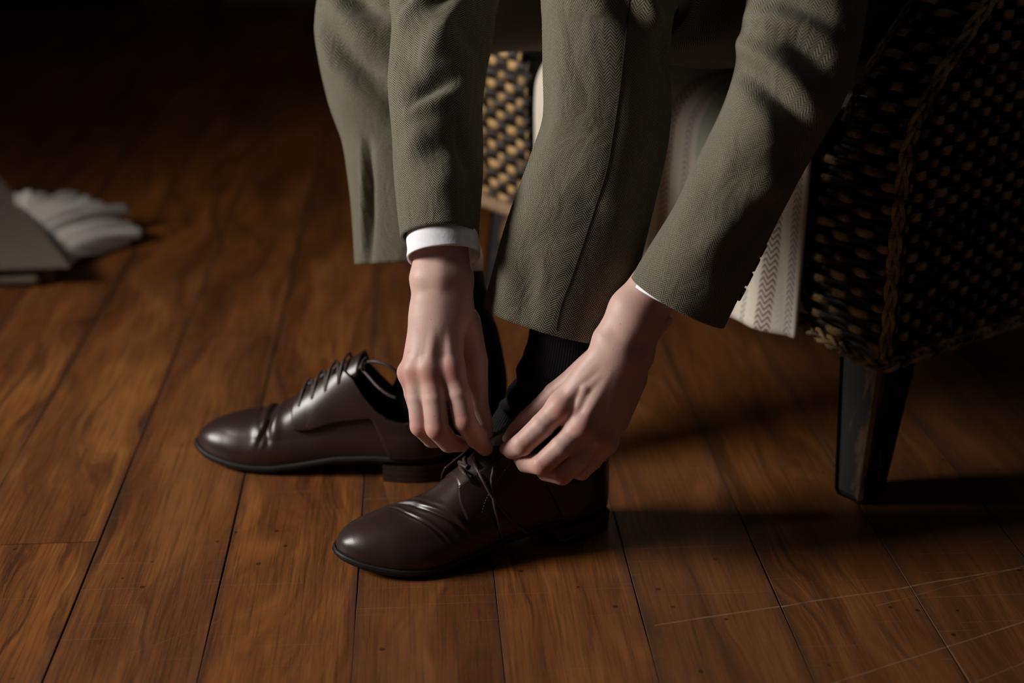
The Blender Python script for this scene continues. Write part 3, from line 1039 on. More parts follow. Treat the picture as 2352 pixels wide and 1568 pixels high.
# eyelets and lace bars
def eyelets(sh, add, rows, dphi):
    for t in rows:
        for s_ in (1, -1):
            ph = math.pi / 2 + s_ * dphi
            c = sh.surf(t, ph, 0.0024); cw = sh.W(c)
            n_ = nrm(sh.W(sh.surf(t, ph, 0.0034)) - cw)
            a_ = nrm(np.cross(n_, sh.ex)); b_ = np.cross(n_, a_)
            ring = [cw + 0.0021 * (math.cos(q) * a_ + math.sin(q) * b_) for q in np.linspace(0, 2 * math.pi, 13)]
            v_, f_ = tube_data(np.array(ring), 0.0005, k=5, caps=False)
            add('eyelet', v_, f_, LINING)
ROWS = (0.395, 0.448, 0.502, 0.555)
eyelets(far, far_add, ROWS, 0.66)
eyelets(near, near_add, ROWS, 0.56)
HP = math.pi / 2
for i, t in enumerate(ROWS):                            # far shoe: bars across, then diagonal lengths between them
    lace(far_add, lace_path(far, [(t + .006, HP - .68, -0.002), (t + .006, HP - .62, .0008), (t + .004, HP - .36, .0030), (t, HP - .15, .0045), (t, HP + .15, .0045), (t + .004, HP + .36, .0030), (t + .006, HP + .62, .0008), (t + .006, HP + .68, -0.002)]), 30)
    if i < 3:
        t2 = ROWS[i + 1]
        lace(far_add, lace_path(far, [(t2, HP + .34, .0), (t2 - .01, HP + .1, .002), (t + .02, HP - .2, .0035), (t + .010, HP - .5, .0020), (t + .008, HP - .67, -.001)]), 30)
# ------------------------------------------------------------------ person
from mathutils.bvhtree import BVHTree
person = empty('person', (0.15, 1.62, 0.0), 'seated person in an olive herringbone tweed suit bending down to tie a shoelace', 'person')

def rows_px(rows):
    out = []
    for r in rows:
        px, py, D, hw, hd = r[:5]
        out.append(list(P(px, py, D)) + [hw * D / F, hd])
    return np.array(out)

def fold_field(S, A, Len, R, folds):
    """ridge (amp > 0) and furrow lines on a sleeve: (s0, deg0, s1, deg1, amp, width)"""
    d = np.zeros_like(S)
    for (s0, a0, s1, a1, amp, wid) in folds:
        x0, y0 = s0 * Len, math.radians(a0) * R
        x1, y1 = s1 * Len, math.radians(a1) * R
        X = S * Len
        best = np.zeros_like(S)
        for wrap in (-1, 0, 1):
            Y = (A + wrap * 2 * math.pi) * R
            dx, dy = x1 - x0, y1 - y0
            LL = dx * dx + dy * dy
            t = ((X - x0) * dx + (Y - y0) * dy) / LL
            tc = np.clip(t, 0, 1)
            dist2 = (X - x0 - tc * dx) ** 2 + (Y - y0 - tc * dy) ** 2
            taper = 1 - 0.55 * np.abs(2 * tc - 1) ** 2
            best = np.maximum(best, np.exp(-dist2 / wid ** 2) * taper)
        d += amp * best
    return d

def fold_px(rows, folds, nL=260):
    """turn fold lines given by where they are seen into (s, angle) lines on the cloth"""
    c, Len = sample(rows, nL)
    ctr = c[:, :3]
    t = nrm(np.gradient(ctr, axis=0)); sd = nrm(np.cross(t, VIEW))
    def pr(p):
        q = p - np.array([0, 0, CH]); D = q @ VIEW
        u = q @ np.array([0, ST, CT])
        return np.stack([1176 + F * q[:, 0] / D, 784 - F * u / D], 1)
    pc = pr(ctr); ps = pr(ctr + sd * c[:, 3:4]) - pc
    tp = nrm(np.gradient(pc, axis=0))
    def loc(x, y):
        r = np.array([x, y]) - pc
        cst = np.abs(np.sum(r * tp, 1)) + 0.15 * np.linalg.norm(r, axis=1)
        i = int(np.argmin(cst))
        k = float(np.clip(r[i] @ ps[i] / (ps[i] @ ps[i]), -.985, .985))
        return i / (nL - 1), math.degrees(math.acos(k))
    out = []
    for (x0, y0, x1, y1, amp, wid) in folds:
        s0, a0 = loc(x0, y0); s1, a1 = loc(x1, y1)
        out.append((s0, a0, s1, a1, amp, wid))
    return out

def cloth_tube(rows, nA, nL, folds=(), expo=2.0, side=None, hem=(0.0, 0.0), seam_a=-90, noise=0.0006, seed=0, crease=None):
    """rows: x y z halfwidth halfdepth.  returns verts, faces, per-loop uvs"""
    c, Len = sample(rows, nL)
    ctr, hw, hd = c[:, :3], c[:, 3], c[:, 4]
    t = nrm(np.gradient(ctr, axis=0))
    if side is None:
        sd = nrm(np.cross(t, VIEW))
    else:
        sd = np.broadcast_to(np.asarray(side, float), t.shape)
        sd = nrm(sd - t * np.sum(sd * t, axis=1)[:, None])
    nn = np.cross(t, sd)
    a = math.radians(seam_a) + np.linspace(0, 2 * math.pi, nA + 1)
    s = np.linspace(0, 1, nL)
    S, A = np.meshgrid(s, a, indexing='ij')
    ca, sa = np.cos(A), np.sin(A)
    e = 2.0 / expo
    X = np.sign(ca) * np.abs(ca) ** e
    Y = np.sign(sa) * np.abs(sa) ** e
    R = float(np.mean(hw))
    disp = fold_field(S, A, Len, R, folds)
    rs = np.random.RandomState(seed)
    for _ in range(14):
        fa = rs.randint(1, 7); fs = rs.uniform(2, 16); p1, p2 = rs.uniform(0, 6.28, 2)
        disp += noise * np.sin(fa * A + p1 + fs * S) * np.cos(fs * S * 1.3 + p2)
    if crease is not None:
        for (deg, amp, wid) in crease:
            da = (A - math.radians(deg) + math.pi) % (2 * math.pi) - math.pi
            disp += amp * np.exp(-np.abs(da) * R / wid)
    V = ctr[:, None] + sd[:, None] * (hw[:, None] * X)[..., None] + nn[:, None] * (hd[:, None] * Y)[..., None]
    out = nrm(sd[:, None] * (X / np.maximum(hw[:, None], 1e-3))[..., None] + nn[:, None] * (Y / np.maximum(hd[:, None], 1e-3))[..., None])
    V = V + out * disp[..., None]
    hemw = np.clip((S - 0.8) / 0.2, 0, 1)
    V = V + t[:, None] * ((hem[0] * np.sin(A) + hem[1] * np.cos(A)) * hemw)[..., None]
    Fc = grid_faces(nL, nA + 1)
    per = 2 * math.pi * R
    U = np.stack([(A - a[0]) / (2 * math.pi) * per, S * Len], axis=-1).reshape(-1, 2)
    uv = U[np.array(Fc).ravel()]
    return V.reshape(-1, 3), Fc, uv

def pobj(name, v, f, mat, uv=None, parent=None, thick=0.0):
    o = link(name, mesh(name, v, f, uv), mat)
    under(o, parent or person)
    if thick:
        md = o.modifiers.new('thickness', 'SOLIDIFY'); md.thickness = thick; md.offset = -1
    return o

def join_cloth(parts):
    V, Fc = merge([(p[0], p[1]) for p in parts])
    return V, Fc, np.vstack([p[2] for p in parts])

# ---- trousers: two legs from hem to hip
NEAR_LEG = rows_px([(1940, -30, 1.80, 190, .090), (1700, -45, 1.62, 196, .088), (1540, -66, 1.49, 196, .085), (1450, -85, 1.43, 175, .080), (1408, -30, 1.405, 160, .075),
                    (1397, 60, 1.408, 148, .070), (1394, 150, 1.415, 145, .067), (1391, 290, 1.432, 143, .064), (1362, 415, 1.445, 149, .062), (1312, 585, 1.462, 159, .062), (1268, 742, 1.475, 160, .062)])
NEAR_FOLDS = fold_px(NEAR_LEG, [(1460, 10, 1500, 70, .010, .010), (1400, -10, 1452, 70, -.008, .012), (1325, 440, 1385, 460, -.003, .012), (1215, 480, 1300, 470, .003, .02), (1230, 560, 1225, 720, -.003, .012),
              (1180, 600, 1165, 700, .003, .014), (1310, 120, 1400, 260, -.002, .02), (1500, 90, 1530, 180, -.008, .012), (1480, 300, 1440, 600, -.003, .02), (1290, 200, 1270, 330, .003, .02)])
FAR_LEG = rows_px([(1800, -60, 1.98, 160, .09), (1450, -58, 1.86, 160, .088), (1150, -45, 1.765, 160, .085), (985, -50, 1.70, 170, .082), (915, -5, 1.672, 175, .080),
                   (903, 90, 1.665, 178, .078), (918, 190, 1.665, 174, .074), (938, 300, 1.668, 156, .068), (945, 410, 1.67, 145, .064), (948, 500, 1.672, 138, .062), (953, 600, 1.675, 134, .060)])
FAR_FOLDS = fold_px(FAR_LEG, [(790, -10, 892, 68, -.018, .009), (785, 40, 900, 140, .011, .013), (774, 102, 892, 202, -.016, .011), (770, 155, 885, 255, .007, .013), (845, 340, 847, 592, .0060, .0045), (858, 340, 860, 592, -.0100, .008), (735, 60, 760, 150, .003, .012)])
t1 = cloth_tube(NEAR_LEG, 120, 230, NEAR_FOLDS, 2.25, hem=(0.002, 0.0), seed=1, crease=[(172, 0.004, .008)])
t2 = cloth_tube(FAR_LEG, 110, 200, FAR_FOLDS, 2.2, seed=2, crease=None)
trousers = pobj('trousers', *[(t) for t in join_cloth([t1, t2])[:2]], TWEED, join_cloth([t1, t2])[2], thick=.0022)
# raised side seam on the near leg
seam_px = [(1447, -10), (1437, 90), (1422, 220), (1408, 310), (1394, 390), (1366, 480), (1338, 565), (1312, 640), (1290, 700), (1277, 758)]
bv = BVHTree.FromPolygons([Vector(p) for p in t1[0]], t1[1])
def cast(bvh, px, py, off=0.0):
    d = Vector(nrm(P(px, py, 1.0) - np.array([0, 0, CH])))
    hit = bvh.ray_cast(Vector((0, 0, CH)), d)
    if hit[0] is None: return None
    n = hit[1] if hit[1].dot(d) < 0 else -hit[1]
    return np.array(hit[0] + n * off)
sp = [cast(bv, x, y, 0.0002) for x, y in catmull(np.array(seam_px, float), np.linspace(0, len(seam_px) - 1, 110))]
sp = [p for p in sp if p is not None]
DARKSEAM = simple('dark_seam_thread', (0.030, 0.027, 0.020), 0.95, 0.1)  # plain dark thread along the trouser seam
v_, f_ = tube_data(np.array(sp), .0006, k=6, n=160)
pobj('side_seam', v_, f_, DARKSEAM, None, trousers)

# ---- jacket
RS = rows_px([(1176, -593, 1.68, 150, .075), (1105, -330, 1.655, 145, .070), (1050, -140, 1.60, 135, .066), (1022, -10, 1.558, 124, .060), (1017, 62, 1.535, 118, .057), (1010, 137, 1.515, 113, .055), (1006, 199, 1.501, 110, .053),
              (1004, 270, 1.487, 105, .051), (1006, 353, 1.474, 100, .049), (1009, 398, 1.4675, 97, .048), (1012, 456, 1.460, 93, .046), (1015, 545, 1.450, 88.5, .044)])
RS_FOLDS = fold_px(RS, [(930, 100, 1052, 8, 0.0101, .012), (935, 75, 985, 40, -0.0087, .010), (1005, 88, 1068, 15, -.012, .012), (985, 205, 1040, 110, 0.0087, .014), (1030, 120, 1100, 150, -0.0087, .016), (960, 277, 1045, 240, -0.0116, .010), (950, 305, 1040, 278, 0.0072, .010),
            (1045, 330, 1085, 420, -0.0058, .014), (940, 390, 990, 350, 0.0043, .014), (980, 402, 1050, 372, -0.0043, .012), (910, 150, 950, 190, -0.0058, .012), (1000, 460, 1070, 440, 0.0043, .012)])
LS = rows_px([(1740, -640, 1.40, 165, .080), (1800, -440, 1.385, 158, .076), (1846, -200, 1.370, 148, .070), (1856, -40, 1.362, 140, .066), (1842, 80, 1.360, 136, .062), (1818, 175, 1.362, 130, .060), (1778, 270, 1.367, 121, .057),
              (1723, 380, 1.376, 114, .054), (1675, 468, 1.385, 112, .052), (1607, 602, 1.396, 115, .051), (1558, 691, 1.404, 118, .050)])
LS_FOLDS = fold_px(LS, [(1742, 16, 1890, 92, -.013, .012), (1715, 50, 1915, 128, .011, .013), (1775, 105, 1880, 182, -.014, .012), (1698, 100, 1862, 268, .012, .013), (1699, 157, 1840, 300, -.013, .011), (1690, 205, 1800, 330, .005, .015), (1790, 310, 1818, 410, -.011, .014),
            (1720, 420, 1800, 425, .006, .014), (1740, 505, 1792, 450, -.006, .013), (1660, 600, 1720, 520, -.006, .014), (1600, 560, 1680, 500, .004, .016), (1640, 420, 1680, 330, .003, .016)])
jt = np.array([[.50, 1.91, .565, .200, .12], [.46, 1.89, .60, .20, .13], [.36, 1.84, .66, .195, .14], [.26, 1.78, .76, .20, .135], [.16, 1.72, .83, .19, .12], [.10, 1.685, .865, .12, .08], [.07, 1.67, .885, .065, .055]])
jv = cloth_tube(jt[::-1], 80, 90, [], 2.3, side=E1, seed=4, noise=.002)
jacket = pobj('jacket', jv[0], jv[1], TWEED, jv[2], thick=.002)
rs_ = cloth_tube(RS, 110, 230, RS_FOLDS, 2.1, seed=5, noise=.0007)
ls_ = cloth_tube(LS, 110, 230, LS_FOLDS, 2.1, seed=6, noise=.0007, hem=(0.004, 0))
sl_r = pobj('sleeve', rs_[0], rs_[1], TWEED, rs_[2], jacket, thick=.0025)
sl_l = pobj('sleeve', ls_[0], ls_[1], TWEED, ls_[2], jacket, thick=.0025)
HORN = simple('horn_button', (0.075, 0.040, 0.018), 0.35, 0.5, 0.35, 120)
def button(c, n, r=.0072):
    bm = bmesh.new()
    prof = [(0, .0012), (r * .45, .0011), (r * .62, .0020), (r * .85, .0026), (r, .0018), (r * .97, -.0008), (0, -.0012)]
    rings = []
    n = nrm(n); a_ = nrm(np.cross(n, [0.3, 0.2, 0.9])); b_ = np.cross(n, a_)
    V, k = [], 18
    for (rr, z) in prof:
        for q in range(k):
            th = 2 * math.pi * q / k
            V.append(c + n * z + rr * (math.cos(th) * a_ + math.sin(th) * b_))
    Fc = [q[::-1] for q in grid_faces(len(prof), k, True)]
    bm.free()
    return pobj('button', V, Fc, HORN, None, jacket)
lsc, _ = sample(LS, 400)
lst = nrm(np.gradient(lsc[:, :3], axis=0)); lsd = nrm(np.cross(lst, VIEW)); lsn = np.cross(lst, lsd)
for s_ in (0.868, 0.893, 0.918, 0.943):
    i_ = int(s_ * 399); an = math.radians(6)
    n_ = lsd[i_] * math.cos(an) + lsn[i_] * math.sin(an)
    button(lsc[i_, :3] + lsd[i_] * lsc[i_, 3] * math.cos(an) + lsn[i_] * lsc[i_, 4] * math.sin(an) + n_ * 0.0006, n_)

# ---- shirt cuffs
def cuff(rows, hem, seed):
    cv = cloth_tube(rows_px(rows), 90, 30, [], 2.15, hem=hem, seed=seed, noise=.0002)
    return pobj('shirt_cuff', cv[0], cv[1], WHITE, cv[2], jacket, thick=.0018)
cuff([(1013, 480, 1.457, 78, .036), (1016, 545, 1.4495, 82, .0385), (1019, 590, 1.4445, 84.5, .040)], (0, 0), 7)
cuff([(1640, 540, 1.389, 96, .040), (1566, 676, 1.4025, 106, .0445), (1556, 695, 1.4040, 109, .0455)], (0.0045, -.003), 8)

# ---- socks
NS = rows_px([(1325, 640, 1.475, 88, .040), (1315, 700, 1.480, 90, .041), (1307, 770, 1.485, 92, .041), (1297, 840, 1.490, 99, .042), (1283, 905, 1.502, 108, .040), (1266, 965, 1.516, 122, .034), (1235, 1030, 1.524, 125, .028), (1205, 1085, 1.53, 110, .022)])
nsf = [(.46, 200, .49, 100, .0026, .005), (.53, 200, .56, 110, -.0028, .005), (.58, 195, .62, 100, .0026, .005), (.65, 200, .68, 120, -.003, .006), (.71, 200, .73, 110, .0022, .005), (.40, 190, .43, 120, -.002, .005)]
ns_ = cloth_tube(NS, 80, 110, nsf, 2.0, seed=9, noise=.0004)
pobj('sock', ns_[0], ns_[1], SOCK, ns_[2])
FS = rows_px([(1024, 634, 1.675, 84, .041), (1032, 690, 1.675, 88, .042), (1042, 760, 1.675, 97, .042), (1052, 815, 1.675, 104, .040), (1046, 860, 1.672, 122, .034), (1030, 910, 1.668, 132, .028), (985, 970, 1.665, 115, .024), (960, 1020, 1.66, 100, .02)])
fs_ = cloth_tube(FS, 70, 80, [(.55, 190, .6, 110, .003, .006)], 2.0, seed=10, noise=.0004)
pobj('sock', fs_[0], fs_[1], SOCK, fs_[2])

# ------------------------------------------------------------------ skin: implicit surface turned into one mesh
def seg_d(p, a, b, ra, rb):
    ab = b - a
    t = np.clip(((p - a) @ ab) / (ab @ ab), 0, 1)
    q = p - a - t[:, None] * ab
    return np.sqrt(np.einsum('ij,ij->i', q, q)) - (ra + (rb - ra) * t)
def smin(a, b, k):
    h = np.clip(0.5 + 0.5 * (b - a) / k, 0, 1)
    return b + (a - b) * h - k * h * (1 - h)

def surface(fn, lo, hi, h):
    lo = np.array(lo); hi = np.array(hi)
    n = np.ceil((hi - lo) / h).astype(int) + 1
    ax = [lo[i] + h * np.arange(n[i]) for i in range(3)]
    C = 4                                             # coarse pass first
    nc = np.ceil(n / C).astype(int) + 1
    cax = [lo[i] + h * C * np.arange(nc[i]) for i in range(3)]
    G = np.stack(np.meshgrid(*cax, indexing='ij'), -1).reshape(-1, 3)
    dc = fn(G).reshape(nc)
    full = np.repeat(np.repeat(np.repeat(dc, C, 0), C, 1), C, 2)
    sh = C // 2
    full = np.pad(full, ((0, 1), (0, 1), (0, 1)), mode='edge')[:n[0], :n[1], :n[2]]
    near_ = np.abs(full) < h * C * 1.9 + 0.0015
    idx = np.argwhere(near_)
    vals = full.copy()
    pts = lo + h * idx
    res = np.empty(len(pts))
    for s in range(0, len(pts), 200000):
        res[s:s + 200000] = fn(pts[s:s + 200000])
    vals[near_] = res
    ins = vals < 0
    acc = np.zeros(n - 1, np.int8)
    for dx in (0, 1):
        for dy in (0, 1):
            for dz in (0, 1):
                acc += ins[dx:n[0] - 1 + dx, dy:n[1] - 1 + dy, dz:n[2] - 1 + dz]
    act = (acc > 0) & (acc < 8)
    cells = np.argwhere(act)
    vid = -np.ones(act.shape, int)
    vid[act] = np.arange(len(cells))
    sumv = np.zeros((len(cells), 3)); cnt = np.zeros(len(cells))
    corners = [(x, y, z) for x in (0, 1) for y in (0, 1) for z in (0, 1)]
    for ca in corners:
        for ax_ in range(3):
            if ca[ax_]: continue
            cb = list(ca); cb[ax_] = 1
            va = vals[cells[:, 0] + ca[0], cells[:, 1] + ca[1], cells[:, 2] + ca[2]]
            vb = vals[cells[:, 0] + cb[0], cells[:, 1] + cb[1], cells[:, 2] + cb[2]]
            cr = (va < 0) != (vb < 0)
            t = np.where(cr, va / np.where(cr, va - vb, 1), 0)
            pt = np.array(ca) + t[:, None] * (np.array(cb) - np.array(ca))
            sumv += pt * cr[:, None]; cnt += cr
    V = lo + h * (cells + sumv / cnt[:, None])
    faces = []
    for ax_ in range(3):
        o1, o2 = (ax_ + 1) % 3, (ax_ + 2) % 3
        sl_a = [slice(None)] * 3; sl_b = [slice(None)] * 3
        sl_a[ax_] = slice(0, -1); sl_b[ax_] = slice(1, None)
        a_, b_ = ins[tuple(sl_a)], ins[tuple(sl_b)]
        e = np.argwhere(a_ != b_)
        e = e[(e[:, o1] > 0) & (e[:, o2] > 0) & (e[:, o1] < n[o1] - 1) & (e[:, o2] < n[o2] - 1)]
        flip = a_[e[:, 0], e[:, 1], e[:, 2]]
        q = []
        for (d1, d2) in ((-1, -1), (0, -1), (0, 0), (-1, 0)):
            c_ = e.copy(); c_[:, o1] += d1; c_[:, o2] += d2
            q.append(vid[c_[:, 0], c_[:, 1], c_[:, 2]])
        q = np.stack(q, 1)
        q[~flip] = q[~flip][:, ::-1]
        faces.append(q)
    Fq = np.vstack(faces)
    Fq = Fq[(Fq >= 0).all(1)]
    for _ in range(2):                                 # settle the vertices on the true surface
        d0 = fn(V)
        g = np.stack([fn(V + np.eye(3)[i] * 3e-4) - fn(V - np.eye(3)[i] * 3e-4) for i in range(3)], 1) / 6e-4
        g2 = np.maximum(np.einsum('ij,ij->i', g, g), 0.25)
        V = V - np.clip(d0 / g2, -h, h)[:, None] * g
    return V, Fq

def px3(p):
    return P(p[0], p[1], p[2])
def prad(p):
    return p[3] * p[2] / F

def make_hand(spec):
    """implicit hand: returns fn, redness fn, bounding box"""
    soft, fingers, knobs, reds = [], [], [], []
    for (a, b) in spec['palm']:
        soft.append((px3(a), px3(b), prad(a), prad(b)))
    for ch in spec['fingers']:
        fingers.append([(px3(a), px3(b), prad(a), prad(b)) for a, b in zip(ch[:-1], ch[1:])])
    for kn in spec['knobs']:
        knobs.append((px3(kn) + VIEW * 0.0024, prad(kn)))
    tend = [(px3(a) + VIEW * 0.0050, px3(b) + VIEW * 0.0042, prad(a), prad(b)) for a, b in spec.get('tendons', [])]
    wr = spec.get('wrinkles', [])
    allp = np.array([q for s_ in soft for q in s_[:2]] + [q for c in fingers for s_ in c for q in s_[:2]])
    lo, hi = allp.min(0) - 0.035, allp.max(0) + 0.035
    kp = spec.get('kp', 0.0125)
    W_ = []
    for ch in spec['fingers'][:4]:
        a, m, b = px3(ch[-4]) if len(ch) > 3 else px3(ch[0]), px3(ch[-3]), px3(ch[-2])
        W_.append((m, nrm(m - a) * 0.6 + nrm(b - m) * 0.4))
    def fn(p):
        d = None
        for s_ in soft:
            e = seg_d(p, *s_)
            d = e if d is None else smin(d, e, kp)
        for s_ in tend:
            d = smin(d, seg_d(p, *s_), 0.0055)
        for (c, r) in knobs:
            d = smin(d, np.sqrt(((p - c) ** 2).sum(1)) - r, 0.006)
        out = d
        for c in fingers:
            e = None
            for i_, s_ in enumerate(c):
                q = seg_d(p, *s_)
                e = q if e is None else smin(e, q, 0.0014)
            c0 = c[0][0]
            w = np.clip(1 - np.sqrt(((p - c0) ** 2).sum(1)) / 0.040, 0, 1)
            out = smin(out, e, 0.0012 + 0.0130 * w)
        # fine skin folds over the middle joints
        for (m, ax_) in W_:
            r_ = p - m
            dd = (r_ ** 2).sum(1)
            w = np.exp(-dd / 0.0105 ** 2)
            x = r_ @ nrm(ax_)
            w = w * np.clip(-(r_ @ VIEW) / 0.006, 0, 1) * np.exp(-(x / 0.0042) ** 2)
            out = out + 0.00040 * w * np.cos(x * 2 * math.pi / 0.0024)
        return out
    def red(V):
        r = np.zeros(len(V))
        for (c, rad, amt) in spec['red']:
            c = px3(c)
            r = np.maximum(r, amt * np.exp(-((V - c) ** 2).sum(1) / (rad * 1.12) ** 2))
        return r
    return fn, red, lo, hi

# right hand (fingers pointing down), joints as frame position, depth, radius in frame pixels
RI = [(1037, 848, 1.4325, 27.5), (1054, 905, 1.4300, 27.5), (1067, 966, 1.430, 26.5), (1094, 1006, 1.449, 23.5), (1115, 1029, 1.466, 18)]
RM = [(988, 850, 1.4305, 27.5), (998, 915, 1.4280, 27.5), (1004, 983, 1.428, 27), (1031, 1016, 1.448, 23), (1061, 1020, 1.463, 17.5)]
RR = [(953, 850, 1.4375, 25.5), (961, 915, 1.4370, 25.5), (966, 978, 1.438, 24.5), (992, 1007, 1.457, 21), (1018, 1012, 1.475, 16)]
RP = [(937, 856, 1.450, 20), (948, 905, 1.455, 19.5), (960, 950, 1.462, 19), (985, 982, 1.478, 16.5), (1005, 992, 1.492, 14)]
RT = [(1072, 740, 1.466, 32), (1090, 832, 1.474, 31), (1096, 880, 1.478, 25), (1099, 926, 1.482, 22.5), (1112, 968, 1.486, 19.5), (1122, 997, 1.489, 12.5)]
RIGHT = dict(
    palm=[((986, 520, 1.456, 33), (980, 640, 1.443, 33)), ((1038, 520, 1.456, 33), (1050, 640, 1.443, 32)),
          ((1012, 520, 1.450, 36), (1014, 640, 1.4375, 35)), ((1014, 640, 1.4375, 35), (1012, 740, 1.436, 31)), ((980, 640, 1.443, 33), (975, 720, 1.444, 28)), ((1050, 640, 1.443, 32), (1056, 720, 1.444, 34)),
          ((1040, 700, 1.440, 30), (1037, 842, 1.434, 27)), ((1008, 700, 1.438, 30), (988, 842, 1.432, 27)),
          ((985, 700, 1.441, 29), (957, 842, 1.438, 25)), ((975, 715, 1.448, 26), (945, 848, 1.449, 23)),
          ((1050, 715, 1.462, 34), (1078, 810, 1.474, 30)), ((985, 740, 1.466, 30), (968, 830, 1.466, 24)), ((1010, 740, 1.466, 32), (1015, 838, 1.460, 24))],
    fingers=[RI, RM, RR, RP, RT],
    knobs=[(1036, 853, 1.4292, 21), (987, 853, 1.4272, 21), (951, 853, 1.4342, 18.5), (936, 858, 1.4470, 17), (970, 640, 1.441, 20),
           (1067, 966, 1.4295, 21), (1003, 985, 1.4275, 21), (965, 979, 1.4375, 19)],
    tendons=[((1022, 660, 1.4265, 6), (1035, 830, 1.4210, 7)), ((1006, 680, 1.4250, 5), (988, 830, 1.4190, 7)), ((990, 690, 1.4285, 4), (955, 830, 1.4270, 6)),
             ((975, 700, 1.430, 4), (968, 780, 1.4285, 4)), ((1058, 590, 1.4350, 10), (1066, 700, 1.4340, 10))],
    red=[((1036, 856, 1.418, 0), .013, .8), ((987, 860, 1.416, 0), .013, .8), ((950, 858, 1.424, 0), .011, .8), ((934, 862, 1.44, 0), .012, .8), ((1067, 968, 1.417, 0), .010, .8),
         ((1003, 988, 1.416, 0), .011, .85), ((965, 983, 1.427, 0), .010, .85), ((1115, 1028, 1.46, 0), .014, .5), ((1060, 1020, 1.455, 0), .014, .5), ((1040, 640, 1.43, 0), .016, .25)])
LI = [(1290, 930, 1.4225, 29), (1245, 978, 1.4240, 28.5), (1200, 1020, 1.428, 26.5), (1176, 1031, 1.447, 22.5), (1162, 1030, 1.465, 15)]
LM = [(1338, 974, 1.4185, 27.5), (1290, 1025, 1.4195, 27.5), (1245, 1066, 1.424, 26), (1208, 1063, 1.447, 22), (1190, 1048, 1.466, 15)]
LR_ = [(1370, 1002, 1.4265, 25), (1330, 1054, 1.4300, 25), (1291, 1090, 1.436, 23.5), (1254, 1086, 1.457, 18.5), (1232, 1070, 1.473, 14)]
LP = [(1392, 1020, 1.440, 21), (1364, 1058, 1.446, 19), (1336, 1084, 1.453, 18.5), (1306, 1080, 1.470, 16), (1286, 1066, 1.485, 13)]
LT = [(1372, 830, 1.436, 30), (1276, 905, 1.452, 28), (1242, 934, 1.458, 23), (1209, 963, 1.463, 21), (1184, 988, 1.470, 18), (1166, 1007, 1.475, 12.5)]
LEFT = dict(
    palm=[((1590, 590, 1.410, 34), (1480, 745, 1.412, 35)), ((1545, 560, 1.405, 34), (1440, 705, 1.408, 35)),
          ((1480, 745, 1.412, 35), (1470, 812, 1.418, 33)), ((1440, 705, 1.408, 35), (1400, 775, 1.412, 36)), ((1568, 575, 1.404, 36), (1460, 727, 1.4045, 37)), ((1460, 727, 1.4045, 37), (1428, 800, 1.405, 34)),
          ((1395, 800, 1.412, 34), (1292, 928, 1.424, 29)), ((1420, 815, 1.408, 33), (1338, 968, 1.419, 27)),
          ((1440, 830, 1.412, 33), (1372, 996, 1.426, 25)), ((1455, 835, 1.422, 32), (1396, 1010, 1.439, 23)),
          ((1385, 820, 1.436, 32), (1300, 890, 1.450, 28)), ((1430, 860, 1.440, 34), (1392, 970, 1.452, 26)), ((1400, 860, 1.440, 34), (1340, 950, 1.446, 26)),
          ((1458, 870, 1.434, 26), (1420, 965, 1.442, 22))],
    fingers=[LI, LM, LR_, LP, LT],
    knobs=[(1287, 938, 1.4145, 22), (1338, 979, 1.4105, 21), (1371, 1004, 1.4195, 18), (1393, 1020, 1.434, 17), (1482, 805, 1.4065, 21),
           (1202, 1022, 1.4285, 21), (1246, 1070, 1.4235, 20.5), (1292, 1094, 1.4355, 18)],
    tendons=[((1420, 790, 1.3960, 6), (1300, 915, 1.4085, 8)), ((1432, 800, 1.3935, 5), (1346, 960, 1.4050, 8)), ((1445, 815, 1.3970, 4), (1375, 985, 1.4125, 6)),
             ((1440, 815, 1.3955, 4), (1345, 892, 1.4015, 4.5)), ((1345, 892, 1.4015, 4.5), (1318, 955, 1.4085, 4)), ((1510, 690, 1.3935, 9), (1440, 785, 1.3940, 8)), ((1540, 735, 1.398, 8), (1470, 815, 1.4005, 8))],
    red=[((1292, 945, 1.405, 0), .013, .75), ((1343, 985, 1.401, 0), .012, .85), ((1373, 1006, 1.41, 0), .010, .6), ((1210, 1030, 1.414, 0), .009, .9), ((1246, 1075, 1.41, 0), .012, .85), ((1290, 1100, 1.424, 0), .011, .85),
         ((1160, 1033, 1.46, 0), .015, .4), ((1500, 735, 1.39, 0), .022, .55), ((1480, 815, 1.395, 0), .014, .4), ((1195, 1060, 1.44, 0), .012, .3)])

islands, reds = [], []
for spec in (RIGHT, LEFT):
    fn, red, lo, hi = make_hand(spec)
    V, Fq = surface(fn, lo, hi, 0.00125)
    islands.append((V, Fq.tolist())); reds.append(red(V))
